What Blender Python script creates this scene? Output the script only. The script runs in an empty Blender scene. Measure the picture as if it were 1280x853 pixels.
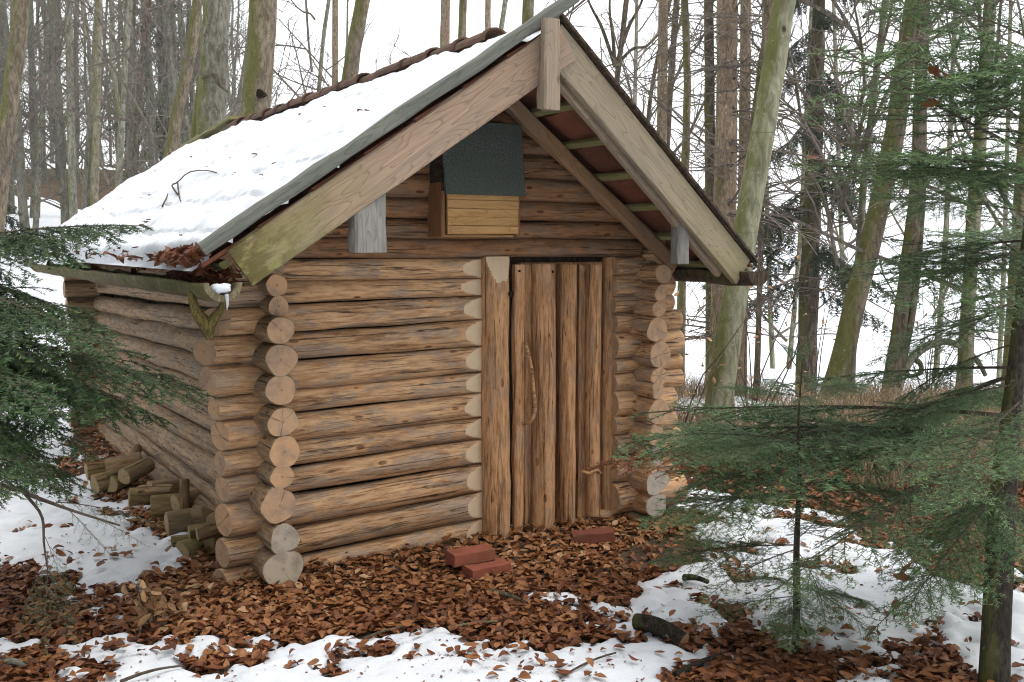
import bpy, math, random
import numpy as np
from mathutils import Matrix, Vector

random.seed(7)
rng = np.random.default_rng(7)
S = bpy.context.scene
COL = S.collection
R = math.radians

# ------------------------------------------------------------------ camera
F_PX, CX, CY, HOR, VPX = 1270.0, 640.0, 426.5, 308.0, 2715.0
PITCH = math.atan((CY - HOR) / F_PX)
_hf = math.hypot(F_PX, CY - HOR)
_n = math.hypot(VPX - CX, _hf)
_a, _b = (VPX - CX) / _n, _hf / _n
RIGHT = np.array([_a, -_b, 0.0])
FLAT = np.array([_b, _a, 0.0])
FWD = FLAT * math.cos(PITCH) + np.array([0, 0, -math.sin(PITCH)])
UP = FLAT * math.sin(PITCH) + np.array([0, 0, math.cos(PITCH)])
CAM = np.array([-1.586, -4.966, 1.659])

cam_data = bpy.data.cameras.new('camera')
cam_data.sensor_width = 36.0
cam_data.lens = F_PX / 1280 * 36
cam_data.clip_start = 0.05
cam_data.clip_end = 4000
cam = bpy.data.objects.new('camera', cam_data)
COL.objects.link(cam)
cam.matrix_world = Matrix(((RIGHT[0], UP[0], -FWD[0], CAM[0]), (RIGHT[1], UP[1], -FWD[1], CAM[1]),
                           (RIGHT[2], UP[2], -FWD[2], CAM[2]), (0, 0, 0, 1)))
S.camera = cam

# ------------------------------------------------------------------ sky, sun, exposure
SUN_AZ, SUN_EL = R(135), R(66)      # azimuth clockwise from +Y, so the light comes over the viewer's right shoulder
world = bpy.data.worlds.new('World')
S.world = world
world.use_nodes = True
wn = world.node_tree
wn.nodes.clear()
sky = wn.nodes.new('ShaderNodeTexSky')
sky.sky_type = 'NISHITA'
sky.sun_disc = False
sky.sun_elevation = SUN_EL
sky.sun_rotation = SUN_AZ
sky.dust_density = 6.0
bg1 = wn.nodes.new('ShaderNodeBackground'); bg1.inputs[1].default_value = 0.10
wn.links.new(sky.outputs[0], bg1.inputs[0])
bg2 = wn.nodes.new('ShaderNodeBackground')                 # the closed cloud layer
bg2.inputs[0].default_value = (0.955, 0.975, 1.0, 1)
wtc = wn.nodes.new('ShaderNodeTexCoord'); wsp = wn.nodes.new('ShaderNodeSeparateXYZ'); wmr = wn.nodes.new('ShaderNodeMapRange')
wn.links.new(wtc.outputs['Generated'], wsp.inputs[0]); wn.links.new(wsp.outputs[2], wmr.inputs[0])
wmr.inputs[1].default_value = 0.0; wmr.inputs[2].default_value = 1.0                   # overcast sky: overhead brighter than the horizon
wmr.inputs[3].default_value = 1.1; wmr.inputs[4].default_value = 1.6
wn.links.new(wmr.outputs[0], bg2.inputs[1])
mixw = wn.nodes.new('ShaderNodeMixShader'); mixw.inputs[0].default_value = 0.88
outw = wn.nodes.new('ShaderNodeOutputWorld')
wn.links.new(bg1.outputs[0], mixw.inputs[1]); wn.links.new(bg2.outputs[0], mixw.inputs[2])
wn.links.new(mixw.outputs[0], outw.inputs[0])

sun_data = bpy.data.lights.new('sun', 'SUN')
sun_data.energy = 0.7
sun_data.angle = R(25)
sun_data.color = (1.0, 0.95, 0.88)
sun = bpy.data.objects.new('sun', sun_data)
COL.objects.link(sun)
_sd = Vector((math.sin(SUN_AZ) * math.cos(SUN_EL), math.cos(SUN_AZ) * math.cos(SUN_EL), math.sin(SUN_EL)))
sun.rotation_euler = _sd.to_track_quat('Z', 'Y').to_euler()
sun.location = (4, -8, 12)

S.view_settings.view_transform = 'Standard'
S.view_settings.look = 'None'
S.view_settings.gamma = 1.0
S.view_settings.use_curve_mapping = False
S.view_settings.exposure = 0.66
S.render.engine = 'CYCLES'
S.cycles.use_denoising = True
S.cycles.max_bounces = 6
S.cycles.diffuse_bounces = 2
S.cycles.filter_width = 1.1
S.cycles.volume_bounces = 1


# ------------------------------------------------------------------ measuring helpers
def ray(u, v):
    return FWD + RIGHT * (u - CX) / F_PX - UP * (v - CY) / F_PX

def at(u, v, axis, val):
    d = ray(u, v)
    return CAM + d * ((val - CAM[axis]) / d[axis])

def atd(u, v, depth):
    return CAM + ray(u, v) * depth

def hpos(u, dist):
    """ground position seen in direction u at horizontal depth dist"""
    p = CAM + FLAT * dist + RIGHT * (u - CX) / F_PX * dist
    return p[0], p[1]

# ------------------------------------------------------------------ material helpers
def new_mat(name, rough=0.8, spec=0.25):
    m = bpy.data.materials.new(name)
    m.use_nodes = True
    nt = m.node_tree
    b = nt.nodes['Principled BSDF']
    b.inputs['Roughness'].default_value = rough
    b.inputs['Specular IOR Level'].default_value = spec
    return m, nt, b

def N(nt, kind, **kw):
    n = nt.nodes.new(kind)
    for k, v in kw.items():
        setattr(n, k, v)
    return n

def L(nt, a, b):
    nt.links.new(a, b)

def ramp(nt, fac, stops, interp='LINEAR'):
    r = N(nt, 'ShaderNodeValToRGB')
    r.color_ramp.interpolation = interp
    while len(r.color_ramp.elements) < len(stops):
        r.color_ramp.elements.new(0.5)
    for e, (p, c) in zip(r.color_ramp.elements, stops):
        e.position = p
        e.color = (*c, 1) if len(c) == 3 else c
    L(nt, fac, r.inputs[0])
    return r.outputs[0]

def bw(nt, fac, lo, hi):
    return ramp(nt, fac, [(lo, (0, 0, 0)), (hi, (1, 1, 1))])

def mixc(nt, fac, a, b, mode='MIX'):
    m = N(nt, 'ShaderNodeMix', data_type='RGBA', blend_type=mode)
    if isinstance(fac, (int, float)):
        m.inputs[0].default_value = fac
    else:
        L(nt, fac, m.inputs[0])
    for i, c in ((6, a), (7, b)):
        if isinstance(c, tuple):
            m.inputs[i].default_value = (*c, 1)
        else:
            L(nt, c, m.inputs[i])
    return m.outputs[2]

def math_(nt, op, a, b=None):
    m = N(nt, 'ShaderNodeMath', operation=op)
    for i, c in ((0, a), (1, b)):
        if c is None:
            continue
        if isinstance(c, (int, float)):
            m.inputs[i].default_value = c
        else:
            L(nt, c, m.inputs[i])
    return m.outputs[0]

def coords(nt, scale=(1, 1, 1), kind='Object', jitter=True):
    tc = N(nt, 'ShaderNodeTexCoord')
    src = tc.outputs[kind]
    if jitter:
        oi = N(nt, 'ShaderNodeObjectInfo')
        s = N(nt, 'ShaderNodeVectorMath', operation='SCALE')
        cmb = N(nt, 'ShaderNodeCombineXYZ')
        L(nt, oi.outputs['Random'], cmb.inputs[0]); L(nt, oi.outputs['Random'], cmb.inputs[1])
        L(nt, cmb.outputs[0], s.inputs[0]); s.inputs['Scale'].default_value = 37.0
        ad = N(nt, 'ShaderNodeVectorMath', operation='ADD')
        L(nt, src, ad.inputs[0]); L(nt, s.outputs[0], ad.inputs[1])
        src = ad.outputs[0]
    mp = N(nt, 'ShaderNodeMapping')
    mp.inputs['Scale'].default_value = scale
    L(nt, src, mp.inputs[0])
    return mp.outputs[0]

def noise(nt, vec, scale=5.0, detail=4.0, rough=0.55, dist=0.0):
    n = N(nt, 'ShaderNodeTexNoise')
    n.inputs['Scale'].default_value = scale
    n.inputs['Detail'].default_value = detail
    n.inputs['Roughness'].default_value = rough
    n.inputs['Distortion'].default_value = dist
    if vec is not None:
        L(nt, vec, n.inputs['Vector'])
    return n.outputs['Fac']

def bump(nt, bsdf, height, strength=0.4, dist=0.01):
    b = N(nt, 'ShaderNodeBump')
    b.inputs['Strength'].default_value = strength
    b.inputs['Distance'].default_value = dist
    L(nt, height, b.inputs['Height'])
    L(nt, b.outputs[0], bsdf.inputs['Normal'])

def obj_random(nt):
    return N(nt, 'ShaderNodeObjectInfo').outputs['Random']

def peeled_wood(name, light, mid, grey, dark, greyness=0.5, green=0.0):
    """debarked round timber: grain along local X, grey streaks, brown bast remains, knots, drying cracks"""
    m, nt, b = new_mat(name, 0.78, 0.22)
    v1 = coords(nt, (2.4, 8, 8))
    v2 = coords(nt, (4.5, 34, 34))
    v3 = coords(nt, (1.1, 60, 60))
    v4 = coords(nt, (1.5, 17, 17))
    vk = coords(nt, (4.2, 10.0, 10.0))
    big = noise(nt, v1, 1.5, 8, 0.68, 0.5)
    streak = noise(nt, v2, 1.4, 7, 0.72, 0.3)
    patch = noise(nt, v4, 1.3, 7, 0.72, 0.8)
    col = ramp(nt, streak, [(0.28, tuple(c * 0.8 for c in mid)), (0.42, mid), (0.56, light), (0.75, tuple(min(1, c * 1.15) for c in light))])
    orr = obj_random(nt)
    tone = ramp(nt, orr, [(0.0, (0.80, 0.77, 0.74)), (0.35, (1.0, 0.96, 0.92)), (0.7, (1.06, 1.02, 0.98)), (1.0, (0.92, 0.84, 0.76))])
    col = mixc(nt, 1.0, col, tone, 'MULTIPLY')
    gfac = math_(nt, 'MULTIPLY', bw(nt, big, 0.56 - 0.10 * greyness, 0.60 - 0.06 * greyness), 0.75 * greyness + 0.05)
    col = mixc(nt, gfac, col, grey)
    bast = bw(nt, patch, 0.56, 0.61)
    col = mixc(nt, math_(nt, 'MULTIPLY', bast, 0.6), col, dark)
    if green > 0:
        gm = bw(nt, noise(nt, coords(nt, (1.5, 4, 4)), 1.2, 4, 0.6), 0.62 - green * 0.25, 0.72)
        col = mixc(nt, math_(nt, 'MULTIPLY', gm, 0.8), col, (0.16, 0.16, 0.035))
    vo = N(nt, 'ShaderNodeTexVoronoi'); vo.inputs['Scale'].default_value = 1.0; vo.inputs['Randomness'].default_value = 1.0
    L(nt, vk, vo.inputs['Vector'])
    knot = ramp(nt, vo.outputs['Distance'], [(0.0, (1, 1, 1)), (0.09, (1, 1, 1)), (0.13, (0, 0, 0))])
    halo = ramp(nt, vo.outputs['Distance'], [(0.20, (1, 1, 1)), (0.27, (0, 0, 0))])
    col = mixc(nt, math_(nt, 'MULTIPLY', halo, 0.55), col, (light[0] * 1.05, light[1] * 0.88, light[2] * 0.72))
    col = mixc(nt, math_(nt, 'MULTIPLY', knot, 0.85), col, (dark[0] * 0.45, dark[1] * 0.4, dark[2] * 0.4))
    crack = noise(nt, v3, 1.0, 3, 0.5, 0.2)
    cr = ramp(nt, crack, [(0.335, (1, 1, 1)), (0.37, (0, 0, 0))])
    col = mixc(nt, math_(nt, 'MULTIPLY', cr, 0.8), col, (0.035, 0.022, 0.014))
    lnn = math_(nt, 'ABSOLUTE', math_(nt, 'SUBTRACT', noise(nt, coords(nt, (0.7, 26, 26)), 1.0, 2, 0.5, 0.3), 0.5))
    line = ramp(nt, lnn, [(0.0, (1, 1, 1)), (0.007, (1, 1, 1)), (0.014, (0, 0, 0))])
    line = math_(nt, 'MULTIPLY', line, bw(nt, noise(nt, coords(nt, (2.0, 6, 6)), 1.0, 3, 0.5), 0.5, 0.56))
    col = mixc(nt, math_(nt, 'MULTIPLY', line, 0.85), col, (0.03, 0.017, 0.01))
    spk = ramp(nt, noise(nt, coords(nt, (38, 70, 70)), 1.0, 3, 0.7), [(0.28, (1, 1, 1)), (0.36, (0, 0, 0))])
    col = mixc(nt, math_(nt, 'MULTIPLY', spk, 0.55), col, (0.08, 0.045, 0.025))
    fine = noise(nt, coords(nt, (14, 120, 120)), 1.0, 3, 0.6)
    col = mixc(nt, math_(nt, 'MULTIPLY', bw(nt, fine, 0.45, 0.65), 0.35), col, tuple(min(1, c * 1.25) for c in light))
    L(nt, col, b.inputs['Base Color'])
    h = math_(nt, 'ADD', math_(nt, 'MULTIPLY', streak, 0.5), math_(nt, 'MULTIPLY', bast, -0.25))
    h = math_(nt, 'ADD', h, math_(nt, 'MULTIPLY', cr, -0.8))
    h = math_(nt, 'ADD', h, math_(nt, 'MULTIPLY', big, 0.6))
    bump(nt, b, h, 0.75, 0.012)
    return m

def end_grain(name, c1, c2, ring=170.0, weather=0.3):
    m, nt, b = new_mat(name, 0.85, 0.15)
    tc = N(nt, 'ShaderNodeTexCoord')
    sp = N(nt, 'ShaderNodeSeparateXYZ'); L(nt, tc.outputs['Object'], sp.inputs[0])
    y, z = sp.outputs[1], sp.outputs[2]
    rr = math_(nt, 'SQRT', math_(nt, 'ADD', math_(nt, 'MULTIPLY', y, y), math_(nt, 'MULTIPLY', z, z)))
    wob = noise(nt, coords(nt, (1, 14, 14)), 1.0, 3, 0.5)
    rr2 = math_(nt, 'ADD', rr, math_(nt, 'MULTIPLY', wob, 0.016))
    w = math_(nt, 'SINE', math_(nt, 'MULTIPLY', rr2, ring * 6.28 / 1.6))
    w = math_(nt, 'ADD', math_(nt, 'MULTIPLY', w, 0.5), 0.5)
    col = mixc(nt, math_(nt, 'ADD', math_(nt, 'MULTIPLY', w, 0.32), math_(nt, 'MULTIPLY', noise(nt, coords(nt, (1, 22, 22)), 1.0, 4, 0.6), 0.5)), c1, c2)
    big = noise(nt, coords(nt, (1, 9, 9)), 1.5, 4, 0.6)
    col = mixc(nt, math_(nt, 'MULTIPLY', bw(nt, big, 0.45, 0.7), weather), col, (0.20, 0.175, 0.155))
    core = ramp(nt, rr, [(0.0, (1, 1, 1)), (0.012, (0, 0, 0))])
    col = mixc(nt, math_(nt, 'MULTIPLY', core, 0.55), col, (0.1, 0.06, 0.035))
    ang = math_(nt, 'ARCTAN2', y, z)
    cmb = N(nt, 'ShaderNodeCombineXYZ'); L(nt, math_(nt, 'MULTIPLY', ang, 2.3), cmb.inputs[0])
    oi = obj_random(nt); L(nt, math_(nt, 'MULTIPLY', oi, 91.0), cmb.inputs[1])
    cn = noise(nt, cmb.outputs[0], 1.7, 2, 0.5)
    cr = math_(nt, 'MULTIPLY', ramp(nt, cn, [(0.32, (1, 1, 1)), (0.355, (0, 0, 0))]), ramp(nt, rr, [(0.008, (0, 0, 0)), (0.02, (1, 1, 1)), (0.06, (0.6, 0.6, 0.6)), (0.085, (0, 0, 0))]))
    col = mixc(nt, math_(nt, 'MULTIPLY', cr, 0.85), col, (0.04, 0.025, 0.015))
    tone = ramp(nt, obj_random(nt), [(0.0, (0.84, 0.84, 0.86)), (0.5, (1.0, 0.98, 0.95)), (1.0, (1.06, 0.98, 0.88))])
    col = mixc(nt, 1.0, col, tone, 'MULTIPLY')
    L(nt, col, b.inputs['Base Color'])
    bump(nt, b, math_(nt, 'ADD', math_(nt, 'MULTIPLY', w, 0.3), math_(nt, 'MULTIPLY', cr, -1.0)), 0.4, 0.004)
    return m

def sawn_board(name, c1, c2, grey, moss_x=None):
    """planed board weathered outdoors, flat-sawn flame grain along local X, green algae near the low end"""
    m, nt, b = new_mat(name, 0.75, 0.2)
    v = coords(nt, (0.9, 7, 7))
    base = noise(nt, v, 1.4, 2, 0.5, 0.3)
    fl = math_(nt, 'FRACT', math_(nt, 'MULTIPLY', base, 17.0))
    ln = ramp(nt, fl, [(0.0, (0, 0, 0)), (0.75, (0.25, 0.25, 0.25)), (0.9, (1, 1, 1)), (1.0, (0, 0, 0))])
    fib = noise(nt, coords(nt, (2, 70, 70)), 1.2, 3, 0.6)
    col = mixc(nt, bw(nt, fib, 0.3, 0.75), c1, c2)
    col = mixc(nt, math_(nt, 'MULTIPLY', ln, 0.55), col, tuple(c * 0.5 for c in c1))
    wp = noise(nt, coords(nt, (1.2, 5, 5)), 1.3, 5, 0.65)
    col = mixc(nt, math_(nt, 'MULTIPLY', bw(nt, wp, 0.42, 0.66), 0.6), col, grey)
    if moss_x:
        tc = N(nt, 'ShaderNodeTexCoord')
        sp = N(nt, 'ShaderNodeSeparateXYZ'); L(nt, tc.outputs['Object'], sp.inputs[0])
        mr = N(nt, 'ShaderNodeMapRange'); mr.inputs[1].default_value = moss_x[0]; mr.inputs[2].default_value = moss_x[1]
        L(nt, sp.outputs[0], mr.inputs[0])
        mf = math_(nt, 'MULTIPLY', mr.outputs[0], bw(nt, noise(nt, coords(nt, (2, 4, 4)), 1.6, 5, 0.65), 0.3, 0.55))
        col = mixc(nt, math_(nt, 'MULTIPLY', mf, 0.85), col, (0.20, 0.205, 0.05))
        mf2 = math_(nt, 'MULTIPLY', math_(nt, 'POWER', mr.outputs[0], 2.0), bw(nt, noise(nt, coords(nt, (5, 9, 9)), 1.6, 5, 0.7), 0.45, 0.55))
        col = mixc(nt, math_(nt, 'MULTIPLY', mf2, 0.8), col, (0.085, 0.055, 0.022))
    vo = N(nt, 'ShaderNodeTexVoronoi'); vo.inputs['Scale'].default_value = 1.0
    L(nt, coords(nt, (2.0, 6, 6)), vo.inputs['Vector'])
    kn = ramp(nt, vo.outputs['Distance'], [(0.05, (1, 1, 1)), (0.08, (0, 0, 0))])
    col = mixc(nt, math_(nt, 'MULTIPLY', kn, 0.8), col, (0.05, 0.03, 0.02))
    L(nt, col, b.inputs['Base Color'])
    bump(nt, b, math_(nt, 'ADD', fib, math_(nt, 'MULTIPLY', ln, -0.6)), 0.5, 0.005)
    return m

def bark(name, c1, c2, moss=0.0, scale=1.0, relief=0.6, lichen=0.0, band=False):
    m, nt, b = new_mat(name, 0.9, 0.12)
    v = coords(nt, (14 * scale, 14 * scale, 4.5 * scale))
    n1 = noise(nt, v, 1.5, 6, 0.65, 0.6)
    n2 = noise(nt, coords(nt, (3, 3, 1.4)), 1.1, 4, 0.6)
    col = mixc(nt, bw(nt, n1, 0.38, 0.62), tuple(c * 0.75 for c in c1), tuple(c * 1.1 for c in c2))
    col = mixc(nt, math_(nt, 'MULTIPLY', bw(nt, n2, 0.45, 0.7), 0.5), col, tuple(c * 0.62 for c in c1))
    if band:
        vb = noise(nt, coords(nt, (1.2, 1.2, 30)), 1.0, 3, 0.5, 0.4)
        col = mixc(nt, ramp(nt, vb, [(0.3, (0.6, 0.6, 0.6)), (0.36, (0, 0, 0))]), col, tuple(c * 0.45 for c in c1))
        vo = N(nt, 'ShaderNodeTexVoronoi'); vo.inputs['Scale'].default_value = 1.0
        L(nt, coords(nt, (4.5, 4.5, 2.6)), vo.inputs['Vector'])
        kn = ramp(nt, vo.outputs['Distance'], [(0.07, (1, 1, 1)), (0.11, (0, 0, 0))])
        col = mixc(nt, math_(nt, 'MULTIPLY', kn, 0.9), col, (0.03, 0.022, 0.016))
    if moss > 0:
        geo = N(nt, 'ShaderNodeNewGeometry')
        dt = N(nt, 'ShaderNodeVectorMath', operation='DOT_PRODUCT'); L(nt, geo.outputs['Normal'], dt.inputs[0]); dt.inputs[1].default_value = (-0.93, 0.36, 0.15)   # weather side
        mn = noise(nt, coords(nt, (3.5, 3.5, 1.2)), 1.2, 6, 0.7)
        mm = bw(nt, math_(nt, 'ADD', mn, math_(nt, 'MULTIPLY', dt.outputs['Value'], 0.22)), 0.70 - 0.30 * moss, 0.86 - 0.30 * moss)
        gcol = mixc(nt, n1, (0.06, 0.066, 0.016), (0.15, 0.145, 0.042))
        col = mixc(nt, math_(nt, 'MULTIPLY', mm, 0.85), col, gcol)
    if lichen > 0:
        ll = bw(nt, noise(nt, coords(nt, (24, 24, 24)), 1.3, 3, 0.6), 0.66, 0.70)
        col = mixc(nt, math_(nt, 'MULTIPLY', ll, lichen), col, (0.50, 0.51, 0.46))
    L(nt, col, b.inputs['Base Color'])
    bump(nt, b, n1, relief, 0.03)
    return m

def tinted(name, stops, rough=0.75, spec=0.2, translucent=0.0, attr='tint', streaky=True):
    """leaves and needles: one tint value per leaf picks a colour"""
    m, nt, b = new_mat(name, rough, spec)
    a = N(nt, 'ShaderNodeAttribute', attribute_name=attr)
    col = ramp(nt, a.outputs['Fac'], stops)
    if streaky:
        n = noise(nt, coords(nt, (60, 60, 60), jitter=False), 1.0, 3, 0.6)
        col = mixc(nt, math_(nt, 'MULTIPLY', bw(nt, n, 0.35, 0.7), 0.45), col, mixc(nt, 1.0, col, (0.5, 0.45, 0.42), 'MULTIPLY'))
    L(nt, col, b.inputs['Base Color'])
    if translucent > 0:
        out = nt.nodes['Material Output']
        tr = N(nt, 'ShaderNodeBsdfTranslucent'); L(nt, col, tr.inputs[0])
        mx = N(nt, 'ShaderNodeMixShader'); mx.inputs[0].default_value = translucent
        L(nt, b.outputs[0], mx.inputs[1]); L(nt, tr.outputs[0], mx.inputs[2]); L(nt, mx.outputs[0], out.inputs[0])
    return m

M = {}
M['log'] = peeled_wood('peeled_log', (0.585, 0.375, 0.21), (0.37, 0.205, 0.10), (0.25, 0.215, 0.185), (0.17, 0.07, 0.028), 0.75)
M['log_side_shade'] = peeled_wood('peeled_log_side_shade', (0.38, 0.265, 0.16), (0.235, 0.15, 0.08), (0.17, 0.145, 0.118), (0.115, 0.06, 0.028), 0.75)  # greyer side logs, with the shade on that wall put into the colour
M['log_eave_shade'] = peeled_wood('peeled_log_eave_shade', (0.32, 0.17, 0.085), (0.19, 0.095, 0.045), (0.17, 0.135, 0.105), (0.09, 0.04, 0.018), 0.7)  # darker copy of the log wood: overhang shade put into its colour
M['log_door'] = peeled_wood('peeled_log_door', (0.53, 0.305, 0.155), (0.32, 0.16, 0.07), (0.23, 0.185, 0.15), (0.18, 0.07, 0.026), 0.45)
M['log_moss'] = peeled_wood('mossy_log', (0.30, 0.22, 0.10), (0.19, 0.13, 0.05), (0.15, 0.135, 0.09), (0.10, 0.065, 0.025), 0.5, 0.75)
M['end'] = end_grain('end_grain', (0.60, 0.40, 0.245), (0.41, 0.24, 0.135), 170, 0.65)
M['end_grey'] = end_grain('end_grain_grey', (0.50, 0.45, 0.38), (0.34, 0.29, 0.235), 170, 0.7)
M['end_moss'] = end_grain('end_grain_moss', (0.42, 0.32, 0.17), (0.30, 0.21, 0.10), 150, 0.5)
M['cut'], nt, b = new_mat('axe_cut', 0.7, 0.2)
nz = noise(nt, coords(nt, (3, 40, 40)), 1.2, 3, 0.6)
L(nt, mixc(nt, nz, (0.54, 0.395, 0.25), (0.66, 0.51, 0.35)), b.inputs['Base Color']); bump(nt, b, nz, 0.3, 0.004)
M['barge'] = sawn_board('bargeboard_wood', (0.30, 0.20, 0.135), (0.46, 0.33, 0.23), (0.25, 0.205, 0.17), (1.1, 1.9))
M['barge_r'] = sawn_board('bargeboard_wood_weathered', (0.28, 0.22, 0.145), (0.39, 0.315, 0.215), (0.20, 0.175, 0.145), (1.0, 3.6))
M['grey_board'] = sawn_board('grey_board', (0.135, 0.14, 0.115), (0.21, 0.21, 0.175), (0.10, 0.11, 0.095))
M['grey_post'] = sawn_board('grey_post', (0.20, 0.185, 0.165), (0.33, 0.31, 0.275), (0.13, 0.12, 0.11))
M['king'] = sawn_board('king_post_wood', (0.28, 0.205, 0.14), (0.40, 0.31, 0.22), (0.25, 0.21, 0.17))
M['rafter'] = sawn_board('rafter_wood', (0.27, 0.155, 0.08), (0.36, 0.215, 0.12), (0.2, 0.15, 0.11))
M['batten'] = sawn_board('green_batten', (0.22, 0.205, 0.08), (0.27, 0.25, 0.11), (0.2, 0.19, 0.10))
M['slat'] = sawn_board('box_slat_wood', (0.46, 0.255, 0.095), (0.57, 0.34, 0.14), (0.34, 0.185, 0.075))
M['slat_dark'] = sawn_board('box_frame_wood', (0.24, 0.11, 0.05), (0.32, 0.155, 0.07), (0.20, 0.10, 0.05))

M['felt'], nt, b = new_mat('roofing_felt', 0.95, 0.15)
v = coords(nt, (1, 1, 1))
n1 = noise(nt, v, 120, 4, 0.75); n2 = noise(nt, v, 11, 5, 0.65)
c = mixc(nt, bw(nt, n1, 0.3, 0.7), (0.015, 0.018, 0.015), (0.135, 0.15, 0.132))
c = mixc(nt, math_(nt, 'MULTIPLY', bw(nt, n2, 0.35, 0.75), 0.5), c, (0.06, 0.075, 0.063))
L(nt, c, b.inputs['Base Color']); bump(nt, b, n1, 0.6, 0.004)

def clay(name, c1, c2, moss):
    m, nt, b = new_mat(name, 0.85, 0.2)
    v = coords(nt, (1, 1, 1))
    a = noise(nt, v, 14, 5, 0.6); s = noise(nt, v, 150, 2, 0.6)
    col = mixc(nt, bw(nt, a, 0.3, 0.7), c1, c2)
    if moss:
        col = mixc(nt, math_(nt, 'MULTIPLY', bw(nt, noise(nt, v, 6, 5, 0.6), 0.5, 0.65), moss), col, (0.07, 0.06, 0.03))
    tone = ramp(nt, obj_random(nt), [(0, (0.75, 0.75, 0.75)), (1, (1.1, 1.05, 1.0))])
    col = mixc(nt, 1.0, col, tone, 'MULTIPLY')
    L(nt, col, b.inputs['Base Color']); bump(nt, b, s, 0.35, 0.004)
    return m
M['tile'] = clay('clay_tile', (0.15, 0.055, 0.032), (0.21, 0.082, 0.05), 0.3)
M['ridge'] = clay('ridge_tile_clay', (0.105, 0.062, 0.045), (0.16, 0.095, 0.068), 0.8)
M['brick'] = clay('red_brick', (0.21, 0.065, 0.042), (0.29, 0.095, 0.06), 0.35)
M['footing'] = clay('footing_stone', (0.23, 0.165, 0.095), (0.31, 0.235, 0.14), 0.4)

def snow_mat(name):
    m, nt, b = new_mat(name, 0.55, 0.25)
    v = coords(nt, (1, 1, 1), jitter=False)
    a = noise(nt, v, 3.0, 5, 0.6); s = noise(nt, v, 70, 3, 0.7); g = noise(nt, v, 420, 2, 0.6)
    col = mixc(nt, bw(nt, a, 0.35, 0.7), (0.69, 0.72, 0.76), (0.80, 0.82, 0.845))
    L(nt, col, b.inputs['Base Color'])
    b.inputs['Subsurface Weight'].default_value = 0.0
    bump(nt, b, math_(nt, 'ADD', math_(nt, 'MULTIPLY', s, 0.8), math_(nt, 'MULTIPLY', g, 0.35)), 0.5, 0.012)
    return m
M['snow'] = snow_mat('snow')

M['soil'], nt, b = new_mat('forest_soil', 0.95, 0.1)
v = coords(nt, (1, 1, 1), jitter=False)
n1 = noise(nt, v, 2.2, 6, 0.65); n2 = noise(nt, v, 40, 4, 0.7)
c = mixc(nt, bw(nt, n2, 0.3, 0.7), (0.04, 0.026, 0.017), (0.115, 0.072, 0.045))
c = mixc(nt, bw(nt, n1, 0.4, 0.6), c, mixc(nt, n2, (0.05, 0.035, 0.022), (0.17, 0.125, 0.085)))
L(nt, c, b.inputs['Base Color']); bump(nt, b, n2, 0.9, 0.03)

LEAF_STOPS = [(0.0, (0.09, 0.030, 0.013)), (0.3, (0.20, 0.070, 0.026)), (0.6, (0.34, 0.145, 0.055)),
              (0.85, (0.43, 0.215, 0.095)), (1.0, (0.55, 0.35, 0.20))]
M['leaf'] = tinted('dry_leaf', LEAF_STOPS, 0.55, 0.3, 0.12)
M['leaf_pale'] = tinted('dry_beech_leaf', [(0, (0.24, 0.12, 0.055)), (0.5, (0.36, 0.21, 0.10)), (1, (0.46, 0.30, 0.16))], 0.6, 0.25, 0.2)
M['needle'] = tinted('fir_needle', [(0.0, (0.038, 0.076, 0.038)), (0.45, (0.098, 0.172, 0.078)), (0.8, (0.185, 0.295, 0.115)), (1.0, (0.31, 0.42, 0.15))], 0.45, 0.4, 0.35, streaky=False)
M['needle_left'] = tinted('dense_fir_needle', [(0.0, (0.016, 0.040, 0.018)), (0.45, (0.038, 0.085, 0.032)), (0.8, (0.085, 0.16, 0.045)), (1.0, (0.17, 0.26, 0.065))], 0.5, 0.35, 0.25, streaky=False)
M['needle_dark'] = tinted('spruce_needle', [(0.0, (0.018, 0.030, 0.018)), (0.5, (0.034, 0.052, 0.028)), (1.0, (0.055, 0.075, 0.036))], 0.6, 0.25, 0.1, streaky=False)
M['needle_dead'] = tinted('dead_needle', [(0.0, (0.20, 0.07, 0.03)), (1.0, (0.36, 0.15, 0.07))], 0.7, 0.2, 0.1, streaky=False)
M['twig'] = bark('twig_bark', (0.085, 0.062, 0.045), (0.13, 0.10, 0.075), 0.0, 3)
M['twig_grey'] = bark('grey_twig_bark', (0.14, 0.115, 0.098), (0.21, 0.175, 0.15), 0.25, 1)
M['twig_far'] = bark('far_twig_bark', (0.125, 0.118, 0.092), (0.19, 0.18, 0.145), 0.1, 1)
M['bark_moss'] = bark('mossy_bark', (0.15, 0.12, 0.085), (0.26, 0.215, 0.155), 0.85, 1, 0.6, 0.5)
M['bark_green'] = bark('green_bark', (0.16, 0.145, 0.10), (0.26, 0.235, 0.17), 0.6, 1, 0.5, 0.5)
M['bark_grey'] = bark('grey_bark', (0.15, 0.14, 0.11), (0.27, 0.255, 0.205), 0.45, 1, 0.6, 0.6)
M['bark_brown'] = bark('spruce_bark', (0.20, 0.145, 0.10), (0.33, 0.25, 0.18), 0.12, 2.2, 0.8, 0.75)
M['bark_pale'] = bark('smooth_pale_bark', (0.18, 0.175, 0.11), (0.29, 0.28, 0.19), 0.45, 0.8, 0.2, 0.5, True)
M['bark_dark'] = bark('dark_bark', (0.075, 0.06, 0.045), (0.15, 0.12, 0.09), 0.3, 1, 0.9, 0.4)
M['bark_fir'] = bark('young_fir_bark', (0.03, 0.025, 0.02), (0.065, 0.053, 0.042), 0.3, 3, 0.5, 0.25)
M['bark_black'] = bark('rotten_bark', (0.022, 0.017, 0.013), (0.075, 0.058, 0.042), 0.1, 4, 1.0, 0.5)
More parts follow.
